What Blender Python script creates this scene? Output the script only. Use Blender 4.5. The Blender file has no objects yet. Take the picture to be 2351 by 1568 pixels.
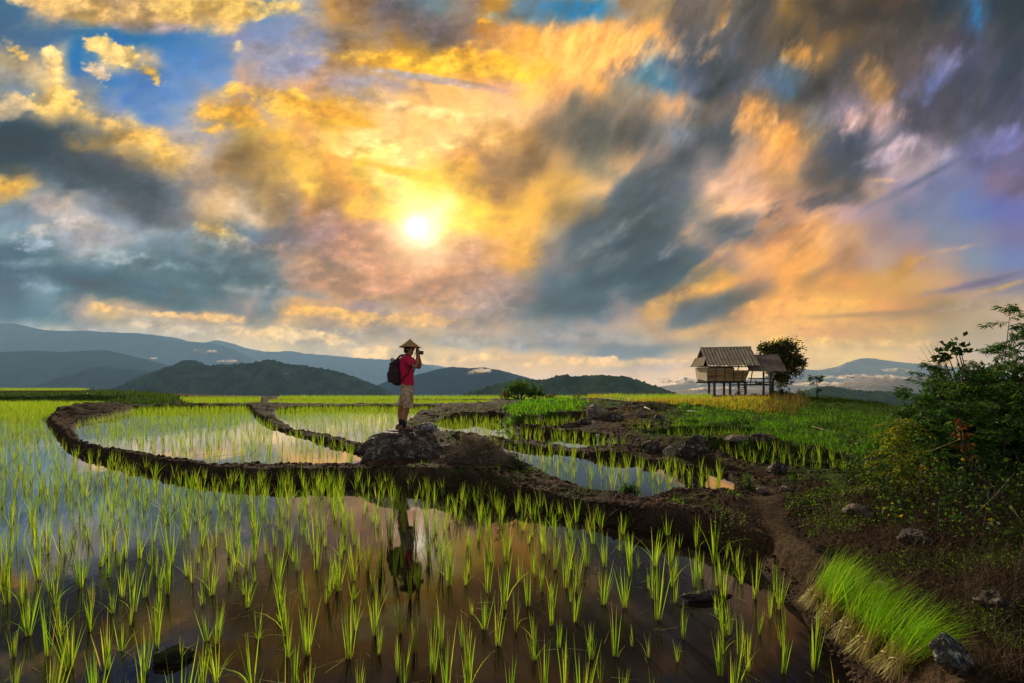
import bpy, bmesh, math, random
import numpy as np
from mathutils import Vector, Matrix, noise as mnoise
C = bpy.context
SC = C.scene
COL = SC.collection
# ------------------------------------------------------------------ camera
EYE = 1.58            # camera height above the water of the near paddy
F = 1100.0            # focal length in units of a 2351 px wide frame
CX, HY = 1175.5, 885.0
cam_d = bpy.data.cameras.new('camera'); cam = bpy.data.objects.new('camera', cam_d); COL.objects.link(cam)
cam.location = (0, 0, EYE); cam.rotation_euler = (math.radians(90), 0, 0)
cam_d.sensor_width = 36.0; cam_d.lens = 36.0 * F / 2351.0
cam_d.shift_y = (HY - 784.0) / 2351.0
cam_d.clip_start = 0.05; cam_d.clip_end = 60000.0
SC.camera = cam
SC.render.resolution_x = 1024; SC.render.resolution_y = 683
SC.view_settings.view_transform = 'Standard'; SC.view_settings.look = 'None'
SC.view_settings.exposure = 0.5; SC.view_settings.gamma = 1.0
SC.view_settings.use_curve_mapping = False
SC.cycles.max_bounces = 8; SC.cycles.transparent_max_bounces = 12
SC.cycles.volume_bounces = 0; SC.cycles.caustics_reflective = False; SC.cycles.caustics_refractive = False
SC.cycles.sample_clamp_indirect = 3.0
# ------------------------------------------------------------------ sun
SUN_U, SUN_V = (955 - CX) / F, (HY - 521) / F
sdir = Vector(((934 - CX) / F, 1.0, (HY - 489) / F)).normalized()
sun_el = math.asin(sdir.z); sun_az = math.atan2(sdir.x, sdir.y)
sun_d = bpy.data.lights.new('sun', 'SUN'); sun = bpy.data.objects.new('sun', sun_d); COL.objects.link(sun)
sun_d.energy = 4.8; sun_d.angle = math.radians(0.8); sun_d.color = (1.0, 0.87, 0.64)
sun.rotation_euler = (-sdir).to_track_quat('-Z', 'Y').to_euler()
sun.location = (0, 0, 30)
# ------------------------------------------------------------------ world: sunset sky with clouds
SKY_ROWS = """
4f7090 d8b080 d8b070 b89878 c8a070 e0b070 e0b878 e8c078 7090b0 9098b0 c8985c a88058 786c70 78888c 988070 d09850 7c8890 7c8488 c09c78 b09070 b0926c 786860 988068 5a5450 b08850 584838 605040 5c4838 584c44 3c4450 4c6480 383c44
54708f 54759a 4a7aa6 3c74ac 4078b0 4c7cb2 6488b4 9094b0 8c98b8 9098b8 8c7460 b0906c c89450 806c60 94785c e09850 ffb058 ffb468 ffbc78 ffbc78 fcb870 6c6464 5e5c60 786658 98784c b8844c 806444 6c5c50 605450 605460 585868 4c4c58
b09c80 e0c090 3c78b0 d0b890 c8b090 6088bc 6c8cbc a0989c a09cac a8a4bc a07850 d89c48 fab84c f8bc50 f0a850 fab860 ffc860 ffc868 ffbc78 a89490 708498 606470 54545c 78706e 787c84 b08858 706460 605040 6c5c5c 7c7890 64607c 444c5c
8c98a4 d8b880 808898 5080b8 5c80b8 7090c0 7c98c4 c0a090 c8a898 d8a478 c0a49c b4a4a4 b49c94 f0b878 fcc080 f0b488 ffcc78 fcb878 ffbc74 a0907c 5c8098 6c7080 48484c 8080a0 5c7c98 544844 786c74 b08458 6c5c60 7078a0 54505c 504c60
707880 e0b878 a8a090 9098b0 7090c0 8c9cb8 d0a878 e8a848 d0ac84 e0a860 d8a048 f0b868 fcc888 fcc480 f8c480 f8c88c f4c088 d0a078 a08468 908070 d8a880 e8b080 8a7464 a87c58 b48c64 88807c a08c94 c8a49c 74645c 645860 504c60 5c5870
2c4050 50545c e0b060 b09058 d8b078 b0a4a0 a8a0a0 d0a860 f0b85c e0a868 f8c878 fce498 fac480 fcc888 fcc888 e8b070 c89860 8c7460 706458 74685c 90847c a0a0a8 5c5c60 c0a088 f0a868 9c8468 54586c a898a0 9890a8 605860 8080ac 74688c
304050 3c424c 5a5660 6a6068 c89848 e8c080 c8b0a0 a07848 d8a858 f0b860 f0b060 f8c860 fce090 fcc880 fab870 a88058 906c48 c89c68 9c8c70 d0a880 9c8478 605c60 9c8880 d8a888 e8a870 94745c 4c5060 786c78 c4acb0 9c94a8 6c6890 746c90
d8a858 808890 505860 4c5864 505458 9a908c a89080 b09878 b89050 f8c868 c89040 e8a838 fcdc80 fad060 e8b048 b08050 e8b060 d8a860 e8b880 848480 54585c a08c84 ecbc9c e0b090 d8a878 8c7058 685c5c b09488 9c8c9c 7c7c9c 7c7ca0 84708c
8090a0 c4b0a4 c0b4ac 98a0ac 606068 a09490 e0b888 e0c0a0 a08870 e8a040 b08050 f0b848 fce080 fff0b0 f8d060 f0b850 f8b860 b08c58 b09470 686868 5c6068 908880 f8c090 f8c098 c09078 e0a880 c09c98 a08c94 808098 8084a0 7480b0 7474b0
889ca8 a0a8b0 b4acac a0a0a4 a0a8b0 808c98 c0a070 6c7c8c 8c8488 98807c b08070 e0a078 e8b888 f8e0b0 fad068 f8b860 fabc68 b09c80 6c6c74 505860 545860 c0a088 78706c a88470 d89868 f0b078 d0a078 a88c88 a08c94 888ca0 8888a0 8078a0
4c6478 5c7480 707f88 808f95 74848c 647680 5c6e7a 66747e 7c8488 b08c74 b08470 c88c68 dca078 e8b488 d8a07c f0ac60 e8a850 90807c 5c6068 505860 586470 646c74 b89080 f0b078 eca868 e8a868 b88870 c09c88 b89080 b09890 8890a4 7c84b0
4c5c70 788c98 3c5868 385060 506470 5a6c78 566a74 586870 5c6c74 a08070 c08c68 c88c6c d09878 cc9070 c09070 b08c80 a88880 607080 546878 405060 4c545c b08858 f8b050 c89068 f0a860 e4a45c e4a058 d8a058 d8a468 d0a078 a88c88 8c8090
486478 547080 b09c94 e0b880 c8a080 a08478 b09078 a08c84 84888c d0a068 c89c74 a88884 c0a088 c09478 b09488 a08478 847874 58606c 505c6c a8908c d8a060 605c64 6c6870 f0a848 fcb040 fab848 f4b848 f0a850 d09458 b08c60 c0a080 c8a888
a8a8a8 b4aca4 b8aca0 bcb0a4 c4b4a0 ccb498 d4b898 d8b890 d8b484 b89c80 a89078 b89c80 b09480 c8a478 b89880 c09c80 a89484 988888 b49c90 c0a084 c89c70 d8a868 c89860 f0b060 f8b850 f0ac50 e8a858 dca458 d8a864 c09c70 c0a078 c4a484
b8b4b0 bcb8b0 c4bcb0 c8bcac d0bca8 d8c0a4 dcc4a4 e4c8a0 e0bc88 dcb888 d8b48c e0b484 e8bc80 f0bc78 e0b078 e0b078 f0b878 e8b47c e8b47c c8a488 d8b090 ecb880 f0c080 f0c488 f8c078 f8c478 fccc78 fcc878 f4c080 ecb878 d8b088 d0ac90
b8b4b0 bcb8b0 c4bcb0 c8bcac d0bca8 d8c0a4 dcc4a4 dcc4a8 c8b8a8 ccb8a4 d0b8a0 d4b8a0 d8b898 dcbc98 e0c0a0 e4c0a0 e8c0a0 e8c0a0 ecc4a0 f0c4a0 f0c8a0 f4c8a0 f4cca0 f4cc98 f8cc90 f8cc90 f8cc90 f8cc94 f0c898 e8c098 e0bc98 d8b898
"""
CLOUDS = """
280 25 190 24 -8 d8b078 .9 .35 .9|480 20 150 22 -3 e0b870 .9 .4 .9|350 60 90 13 -5 a09098 .9 .5 .7
270 120 72 22 -27 e8c484 .8 .2 1|345 166 26 13 -35 e2b868 .6 .25 1|230 168 30 13 -40 dcbc98 .8 .3 .9|118 143 24 34 5 e8c488 .8 .25 1|38 122 28 12 -42 e2ba74 .6 .3 1|125 232 60 24 -5 e8c078 .8 .25 1|20 240 40 26 -20 dab888 .9 .4 .8
545 105 8 10 -40 e8c890 .4 .5 .8|300 330 140 40 -25 e2b264 .6 .6 .85|90 345 125 62 -12 35414d .5 .5 .95|285 415 150 55 -22 4c525c .5 .6 .95|30 422 48 15 0 d8a858 .5 .6 .9
550 375 62 52 40 90724c .9 .6 .85|530 262 50 30 10 eaac4c .8 .5 .8|650 235 90 22 -12 f6c060 .9 .4 .8|740 255 100 12 -18 d89c40 .7 .5 .8
960 60 160 38 -12 766868 .9 .6 .8|800 110 80 34 -20 8c745c .9 .6 .85|1010 145 240 24 -6 fcc45c .7 .6 .85|1010 184 140 8 -8 b09c9c .8 .5 .8|1110 45 14 14 0 fcb048 .8 .4 .8
1330 15 100 24 0 3c84b4 .7 .4 .9|1190 35 70 14 0 6c8898 .9 .5 .7|1400 120 165 60 -5 ffba72 .7 .4 .85|1500 170 60 40 30 6c909c .9 .5 .6
1690 110 150 80 60 5e5e64 .9 .6 .85|1664 185 55 34 70 434549 .7 .7 .9|1600 40 60 40 60 6c625e .9 .6 .7|1740 60 70 22 65 564c48 .8 .6 .8|1660 30 40 10 60 b88c5c .9 .6 .7
1360 289 80 48 60 6a6458 1 .6 .9|1465 307 50 30 50 5e5852 1 .6 .9|1268 298 44 26 50 7e6e5a 1 .6 .85|1213 370 75 34 52 8a6c48 1 .7 .85|1603 286 48 32 60 606468 1 .6 .85|1667 321 50 34 60 56585c 1 .6 .9|1572 370 66 24 45 5c5c60 1 .6 .9|1490 420 95 30 35 54585c 1 .6 .9
1465 471 125 45 30 5c6066 .8 .6 .9|1358 523 70 44 50 505a62 .8 .6 .9|1470 575 115 70 35 4a525a .7 .6 .92|1551 615 105 36 8 4c5860 .8 .5 .92|1488 655 100 38 22 3f4f60 .6 .6 .92|1297 676 120 46 10 505c68 .7 .7 .9|1332 702 90 24 5 485866 .6 .6 .9|1421 708 28 22 0 b49488 .6 .8 .7|1595 730 60 16 14 585c66 .8 .5 .9|1679 690 82 22 20 565a64 .8 .5 .92
1667 517 78 28 16 6a686c 1 .5 .9|1705 540 40 14 15 5e6268 1 .5 .9|1575 672 80 16 22 e2a452 .6 .7 .8|1661 763 46 15 8 c09460 .8 .5 .9|1630 600 60 10 40 f0b068 1 .6 .5
1248 793 180 15 -3 80747a .7 .6 .95|1465 802 165 18 2 6c666a .6 .5 .97|1340 772 120 12 0 988a84 .8 .7 .8|1282 748 50 16 0 807c7c 1 .6 .8|1700 720 30 10 30 d09850 1 .5 .6
1948 592 30 11 55 b08458 1 .5 .9|1879 630 40 11 30 a87e5c 1 .5 .9|2075 612 36 18 50 c08c4c 1 .5 .85|2120 595 20 6 -20 c09468 1 .5 .7|2009 722 125 6 3 b88a52 .7 .6 .9|2139 714 110 9 8 a48464 .7 .6 .85|2255 648 115 10 13 7e728c .8 .4 .9|2300 660 60 6 14 c8a070 .8 .5 .8|2197 569 40 3.5 11 e0ac84 .8 1.4 .6|1895 452 55 20 20 665a5c 1 .5 .9|1775 490 26 14 40 806c5c 1 .5 .85|1783 520 34 12 20 a07c60 1 .5 .8|2025 415 24 4 0 dcae84 .9 1.2 .6
1850 60 120 70 50 5c4c3c .9 .7 .8|1844 120 40 32 -20 c28e52 1 .6 .85|1803 174 42 34 0 66788e 1 .9 .7|1983 40 140 30 10 48403e .8 .7 .8|2009 116 120 44 30 5c4e44 .9 .7 .88|1879 185 100 30 42 4c4442 .8 .6 .9|2009 185 34 24 -55 aa8258 1 .9 .8
2182 260 125 50 20 58505c .9 .5 .9|2226 174 80 50 60 534d5b .9 .6 .9|2153 173 60 26 40 6c74a4 1 .9 .6|2197 116 40 20 45 9088a8 1 .9 .6|2243 35 36 8 100 3c78ac .7 .6 .8|2312 202 120 40 62 4c4858 .9 .6 .8|2325 60 60 30 60 3a3e46 .9 .7 .7
1937 345 58 40 -40 4c5064 .9 .5 .92|1925 380 90 34 25 585458 1 .5 .85|1983 272 60 28 0 d8b0a4 1 .8 .85|2081 359 85 26 10 c4acb4 1 .5 .85|2140 400 130 9 27 6c6c88 1 .6 .8|2290 330 60 22 20 8080b0 1 .6 .6|1770 300 40 60 60 eaa866 1 .6 .7
260 662 185 24 -12 385262 .6 .7 .95|477 627 140 28 -6 546870 .7 .7 .9|520 575 110 40 5 6a767e .8 .7 .8|29 641 62 24 -5 485a6e .8 .6 .9|81 563 36 11 3 9ca8b4 .8 .4 .9|160 572 20 7 0 98a2ac .8 .5 .8|100 655 55 14 -8 8a9aa6 .8 .6 .8|120 520 70 16 10 c4b4a8 1 .6 .6
240 708 28 7 -3 f4c07c .8 .4 .95|347 722 50 6 -3 ecbe84 1 .5 .9|492 731 95 8 -4 eeba78 1 .5 .9|492 524 48 15 -22 f6c46c .8 .5 .9|318 478 80 22 -14 5a585e .7 .7 .9|400 690 90 10 -10 4c606e .8 .7 .9|330 745 140 8 -3 b4a094 1 .6 .7|430 755 120 7 -4 d8bc98 1 .6 .7
652 534 60 36 78 806e76 .8 .7 .85|640 470 42 30 60 987850 .9 .6 .85|745 465 40 26 70 b0844c .9 .6 .8|735 520 40 50 0 a4807c .7 .8 .7|910 658 210 38 -4 c68c6a .5 .9 .7|842 560 90 34 10 cc9474 .8 .7 .7|1080 575 70 28 -10 c09074 .9 .7 .7|700 600 120 26 -14 b48a6c .8 .8 .7
850 475 30 20 60 f0b440 1 .6 .7|920 395 70 9 -12 f0ac34 .8 .5 .8|1050 330 80 10 5 fcd890 1 .6 .6|880 340 70 24 0 fce49c .9 .7 .6|1000 260 140 12 -4 fcd898 1 .7 .6|930 170 60 5 -10 a8a4a8 1 .5 .5
762 722 115 10 -4 e4ac60 1 .5 .85|930 742 190 11 0 dca868 1 .6 .8|920 690 120 7 -5 e0a050 .8 .6 .7|718 766 74 9 0 a8907c 1 .5 .8|850 763 100 8 0 b09880 1 .5 .7|1080 784 120 11 -3 a28e7c 1 .5 .85|660 772 120 12 -5 ecc48c 1 .5 .85|1020 818 200 9 -4 f2c07c 1 .5 .85|1400 828 200 8 0 f4be78 1 .5 .8|600 668 130 9 -4 8c8c8c .8 .7 .7|1130 690 60 30 0 a48c84 .9 .7 .7|1500 845 130 6 2 c8a898 1 .6 .7
1950 790 160 10 0 fcc878 1 .6 .7|2050 760 70 10 0 d8a45c 1 .5 .6|1850 700 120 12 0 fcb444 .9 .7 .8|2020 800 100 6 0 d8a868 1 .6 .5|1100 130 60 18 -10 f8b458 1 .6 .7|2270 700 90 12 8 b89c80 .9 .7 .7
1380 640 60 22 15 39444d .9 .6 .8|1440 560 50 20 35 3f484f .9 .6 .8|1525 605 50 18 20 3a4651 .9 .6 .8|1340 700 45 12 5 3a4652 .9 .6 .8|1510 500 44 20 30 4c5258 1 .6 .8|1280 680 40 16 10 445058 1 .6 .8
1405 602 34 12 40 7c7c80 1 .6 .7|1455 505 40 11 40 86837f 1 .6 .7|1560 560 34 11 30 8e8680 1 .6 .7|1375 560 30 10 50 7a7a7a 1 .6 .6|1450 660 40 9 15 74787c 1 .6 .6|1330 600 40 14 50 8a8480 1 .7 .6
70 330 70 26 -10 2a3642 .8 .6 .8|200 395 74 26 -22 3c4048 .8 .6 .8|150 445 70 13 -22 62666c 1 .6 .6|330 450 50 18 -20 4a4c52 1 .6 .8
200 655 90 13 -12 2d4858 .9 .6 .85|340 690 74 9 -10 324e5c .9 .6 .85|430 640 70 14 -6 4a606a 1 .6 .7|560 600 70 14 0 5a686e 1 .6 .7|350 600 90 12 -8 809096 1 .6 .6|480 540 60 14 -10 90969a 1 .6 .7|250 585 70 14 -5 9ca4a8 1 .6 .7|90 605 60 9 0 7c8c94 1 .6 .6
"""
def lin(c):
    return c / 12.92 if c <= 0.04045 else ((c + 0.055) / 1.055) ** 2.4
def hexc(h):
    return tuple(lin(int(h[i:i+2], 16) / 255.0) for i in (0, 2, 4))
def perlin(x, y, seed):
    r = np.random.RandomState(seed); a = r.rand(256, 256).astype(np.float32) * 6.2831853
    gx, gy = np.cos(a), np.sin(a)
    xi = np.floor(x).astype(np.int32); yi = np.floor(y).astype(np.int32)
    fx = (x - xi).astype(np.float32); fy = (y - yi).astype(np.float32)
    sx = fx * fx * fx * (fx * (fx * 6 - 15) + 10); sy = fy * fy * fy * (fy * (fy * 6 - 15) + 10)
    def g(i, j):
        ix, iy = (xi + i) & 255, (yi + j) & 255
        return gx[iy, ix] * (fx - i) + gy[iy, ix] * (fy - j)
    a0 = g(0, 0) * (1 - sx) + g(1, 0) * sx; a1 = g(0, 1) * (1 - sx) + g(1, 1) * sx
    return (a0 * (1 - sy) + a1 * sy) * 1.5
def fbm(x, y, seed, octv=5, rough=0.5):
    t = 0; amp = 1.0; n = 0
    for o in range(octv):
        t = t + amp * perlin(x * 2 ** o + 17.3 * o, y * 2 ** o + 9.1 * o, seed + o); n += amp; amp *= rough
    return t / n
def sstep(a, b, x):
    t = np.clip((x - a) / (b - a), 0, 1); return t * t * (3 - 2 * t)
SKW, SKH = 1900, 760
SU0, SU1, SV0, SV1 = -1.15, 1.15, -0.05, 0.87
def make_sky():
    u, v = np.meshgrid(np.linspace(SU0, SU1, SKW, dtype=np.float32), np.linspace(SV0, SV1, SKH, dtype=np.float32))
    px, py = u * F + CX, HY - v * F            # the same spot in the frame of a 2351 px wide picture
    def aniso(rot, stretch, scale, seed, octv=5, rough=0.5):
        c, s_ = math.cos(math.radians(rot)), math.sin(math.radians(rot))
        a = (u * c + v * s_) / stretch; b = -u * s_ + v * c
        return fbm(a * scale, b * scale, seed, octv, rough)
    # clouds drift nearly level on the left and are blown into diagonal streaks on the right
    w2 = sstep(1050, 1400, px) * sstep(860, 520, py)
    w1 = w2 * sstep(250, 520, py)             # lower right streaks lie flatter
    def field(scale, seed, octv=5, rough=0.5, st=(1.5, 2.3, 2.4)):
        a = aniso(6, st[0], scale, seed, octv, rough); b = aniso(62, st[1], scale, seed + 40, octv, rough); c = aniso(32, st[2], scale, seed + 80, octv, rough)
        d = b * (1 - w1) + c * w1
        return a * (1 - w2) + d * w2
    n1, n2 = field(9, 1, 6, 0.55), field(9, 101, 6, 0.55)
    f1, f2 = field(26, 201, 5, 0.55), field(26, 301, 5, 0.55)
    calm = 1 - 0.75 * sstep(1850, 2000, px) * sstep(440, 520, py)
    low = 0.25 + 0.75 * sstep(860, 640, py)
    gx = px + (n1 * 75 + f1 * 18) * calm
    gy = py + (n2 * 55 + f2 * 14) * calm * low
    rows = np.array([[hexc(c) for c in r.split()] for r in SKY_ROWS.strip().split('\n')], dtype=np.float32) ** (1 / 2.2)
    ci = np.clip(gx / (81 * 0.90702) - 0.5, 0, 30.999); ri = np.clip(gy / (62.5 * 0.90702) - 0.5, 0, 14.999)
    i0, j0 = ci.astype(int), ri.astype(int); fu, fv = (ci - i0)[..., None], (ri - j0)[..., None]
    fu = fu * fu * (3 - 2 * fu); fv = fv * fv * (3 - 2 * fv)
    img = (rows[j0, i0] * (1 - fu) + rows[j0, i0 + 1] * fu) * (1 - fv) + (rows[j0 + 1, i0] * (1 - fu) + rows[j0 + 1, i0 + 1] * fu) * fv
    big = field(5, 401, 4, 0.5); mid = field(16, 501, 6, 0.6); fin = field(42, 601, 5, 0.6, (1.5, 2.6, 2.6)); xf = field(95, 701, 4, 0.6, (1.5, 2.2, 2.2))
    ridge = (0.5 - np.abs(mid)) ** 2 * 2 - 0.35
    for item in CLOUDS.replace('\n', '|').split('|'):
        p = item.split()
        if not p: continue
        cx, cy, rx, ry, rot = map(float, p[:5]); rag, soft, cov = map(float, p[6:9])
        size = math.sqrt(rx * ry)
        k = max(size, 10.0)
        thin = 0.35 + 0.65 * min(1, ry / rx * 2)
        if size > 40:   wj, we = (n2 * 1.3 + f1 * 0.5, n1 * 1.1 + f2 * 0.4), big * 0.9 + mid * 1.1 + fin * 0.45
        elif size > 20: wj, we = (n2 * 1.0 + f1 * 0.8, n1 * 0.8 + f2 * 0.6), mid * 1.2 + fin * 0.8 + xf * 0.2
        else:           wj, we = (f1 * 1.0 + n2 * 0.8, f2 * 0.7 + n1 * 0.4), fin * 1.9 + xf * 1.0 + mid * 0.6
        thin = 0.35 + 0.65 * min(1, ry / rx * 2)
        jx, jy = wj[0] * k * rag, wj[1] * k * rag * thin
        c, s_ = math.cos(math.radians(rot)), math.sin(math.radians(rot))
        dx, dy = px + jx - cx, -(py + jy - cy)
        a = (dx * c + dy * s_) / (rx * 1.15); b = (-dx * s_ + dy * c) / (ry * 1.15)
        d = np.sqrt(a * a + b * b)
        col = np.array(hexc(p[5]), dtype=np.float32) ** (1 / 2.2)
        if col.mean() < 0.52 and size > 15: soft = soft * 1.5 + 0.15
        we = we * (.35 + .65 * thin)
        if size < 30: soft = soft * 1.5 + .1
        soft = soft * 1.25 + .08
        m = sstep(-soft * 0.5, soft * 0.8, 1 - d + we * rag * 1.15)
        m = m * cov * sstep(2.0, 1.2, d)
        if size > 20: m = m * np.clip(0.92 + mid * 0.8 + fin * 0.3, 0, 1)
        tone = 1 + (0.20 * fin + 0.34 * mid + .15 * ridge if size > 20 else 0.25 * fin)
        tone = tone * (1.10 - 0.16 * sstep(0.2, 0.9, m)) if col.mean() < 0.5 else tone
        cc = col * np.asarray(tone)[..., None]
        img = img + (cc - img) * m[..., None]
    # billows: bright and shaded sides of the cloud masses, stronger where the cloud is dense
    lum = img.mean(-1)
    blue = sstep(0.02, 0.2, img[..., 2] - img[..., 0])
    hor = 1 - 0.55 * sstep(760, 880, py)
    act = (0.45 + 0.55 * sstep(0.2, 0.0, np.abs(lum - 0.55) - 0.12)) * calm * (1 - 0.7 * blue) * hor
    det = mid * 0.19 + fin * 0.12 + ridge * 0.12 + xf * 0.02
    img = img * (1 + det * act)[..., None]
    warm = (f2 * 0.06 * calm)[..., None] * np.array([1.0, 0.35, -1.0], dtype=np.float32)
    img = np.clip(img + warm * img, 0, 1.15) ** 2.2
    g = img.mean(-1, keepdims=True); img = np.clip(g + (img - g) * 1.19, 0.004, 2)      # deeper contrast and colour
    img = img * (np.clip(img.mean(-1, keepdims=True), .02, 1) / 0.42) ** 0.25
    img = np.maximum(img * 1.08 - (.029 * np.clip(.33 / np.maximum(v, .02), .6, 2.2))[..., None] * np.array([.8, .95, 1.2], dtype=np.float32), .004)   # clear of the haze in front
    # glow of the sun behind the thin cloud
    r = np.hypot(px - 955, py - 521) * (1 + 0.10 * f1)
    for wd, amp, col in ((18, 2.2, (1, .97, .9)), (60, .62, (1, .86, .5)), (130, .20, (1, .66, .32)), (260, .05, (1, .6, .3))):
        img = img + (np.exp(-(r / wd) ** 2) * amp)[..., None] * np.array(col, dtype=np.float32)
    return img
world = bpy.data.worlds.new("World"); SC.world = world; world.use_nodes = True
wt = world.node_tree; wn = wt.nodes; wl = wt.links; wn.clear()
def build_world():
    img = make_sky()
    im = bpy.data.images.new('evening_clouds', SKW, SKH, float_buffer=True, alpha=False)
    im.colorspace_settings.name = 'Linear Rec.709'
    buf = np.ones((SKH, SKW, 4), dtype=np.float32); buf[..., :3] = img
    im.pixels.foreach_set(buf.ravel()); im.update(); im.pack()
    geo = wn.new('ShaderNodeTexCoord'); sep = wn.new('ShaderNodeSeparateXYZ'); wl.new(geo.outputs['Generated'], sep.inputs[0])
    def M(op, a, b=None, c=None):
        n = wn.new('ShaderNodeMath'); n.operation = op
        for i, x in enumerate((a, b, c)):
            if x is None: continue
            if isinstance(x, bpy.types.NodeSocket): wl.new(x, n.inputs[i])
            else: n.inputs[i].default_value = x
        return n.outputs[0]
    yy = M('MAXIMUM', sep.outputs[1], 0.2)
    u = M('DIVIDE', sep.outputs[0], yy); v = M('DIVIDE', sep.outputs[2], yy)
    cb = wn.new('ShaderNodeCombineXYZ')
    wl.new(M('DIVIDE', M('SUBTRACT', u, SU0), SU1 - SU0), cb.inputs[0]); wl.new(M('DIVIDE', M('SUBTRACT', v, SV0), SV1 - SV0), cb.inputs[1])
    tx = wn.new('ShaderNodeTexImage'); tx.image = im; tx.extension = 'MIRROR'; tx.interpolation = 'Cubic'; wl.new(cb.outputs[0], tx.inputs[0])
    bgc = wn.new('ShaderNodeBackground'); wl.new(tx.outputs[0], bgc.inputs[0]); bgc.inputs[1].default_value = 0.707
    # clear evening sky overhead and behind the photographer
    sky = wn.new('ShaderNodeTexSky'); sky.sky_type = 'NISHITA'; sky.sun_disc = False
    sky.sun_elevation = sun_el; sky.sun_rotation = sun_az; sky.dust_density = 2.0
    bgn = wn.new('ShaderNodeBackground'); wb = wn.new('ShaderNodeMix'); wb.data_type = 'RGBA'; wb.blend_type = 'MULTIPLY'; wb.inputs[0].default_value = 1.0; wl.new(sky.outputs[0], wb.inputs[6]); wb.inputs[7].default_value = (1.0, .84, .70, 1); wl.new(wb.outputs[2], bgn.inputs[0]); bgn.inputs[1].default_value = 0.15
    def mr(x, a, b):
        n = wn.new('ShaderNodeMapRange'); n.interpolation_type = 'SMOOTHSTEP'; wl.new(x, n.inputs[0])
        n.inputs[1].default_value = a; n.inputs[2].default_value = b; return n.outputs[0]
    back = M('MAXIMUM', mr(sep.outputs[1], -0.05, -0.6), mr(v, 2.5, 4.5))
    ms = wn.new('ShaderNodeMixShader'); wl.new(back, ms.inputs[0]); wl.new(bgc.outputs[0], ms.inputs[1]); wl.new(bgn.outputs[0], ms.inputs[2])
    wo = wn.new('ShaderNodeOutputWorld'); wl.new(ms.outputs[0], wo.inputs[0])
    world.cycles.sampling_method = 'MANUAL'; world.cycles.sample_map_resolution = 512
build_world()
# ------------------------------------------------------------------ helpers
R = random.Random(7)
rs = np.random.RandomState(11)
def P3(x, y, z):                      # frame position + height -> point on the ground
    Y = (EYE - z) * F / (y - HY)
    return ((x - CX) / F * Y, Y, z)
def PY(x, y, Y):                      # frame position + depth -> point
    return Vector(((x - CX) / F * Y, Y, EYE - (y - HY) / F * Y))
def tag(o, label=None, cat=None, group=None, kind=None):
    if label: o['label'] = label
    if cat: o['category'] = cat
    if group: o['group'] = group
    if kind: o['kind'] = kind
    return o
def new_obj(name, me, mat=None, parent=None, loc=None, smooth=False):
    o = bpy.data.objects.new(name, me); COL.objects.link(o)
    if mat:
        me.materials.clear()
        for m in (mat if isinstance(mat, (list, tuple)) else [mat]): me.materials.append(m)
    if parent: o.parent = parent
    if loc is not None: o.location = loc
    if smooth and len(me.polygons): me.polygons.foreach_set('use_smooth', [True] * len(me.polygons))
    return o
def empty(name, loc, label, cat, group=None, rz=0.0):
    o = bpy.data.objects.new(name, None); COL.objects.link(o); o.empty_display_size = 0.1
    o.location = loc; o.rotation_euler = (0, 0, rz); return tag(o, label, cat, group)
def np_mesh(name, V, Fq, attrs=None, uvs=None):
    """V (n,3), Fq (m,3|4) index array -> mesh"""
    me = bpy.data.meshes.new(name); V = np.ascontiguousarray(V, dtype=np.float32); Fq = np.ascontiguousarray(Fq, dtype=np.int32)
    k = Fq.shape[1]; n = len(Fq)
    me.vertices.add(len(V)); me.vertices.foreach_set('co', V.ravel())
    me.loops.add(n * k); me.loops.foreach_set('vertex_index', Fq.ravel())
    me.polygons.add(n); me.polygons.foreach_set('loop_start', np.arange(0, n * k, k, dtype=np.int32))
    me.polygons.foreach_set('loop_total', np.full(n, k, dtype=np.int32))
    me.update(calc_edges=True)
    for nm, a in (attrs or {}).items():
        at = me.attributes.new(nm, 'FLOAT', 'POINT'); at.data.foreach_set('value', np.ascontiguousarray(a, dtype=np.float32))
    return me
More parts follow.
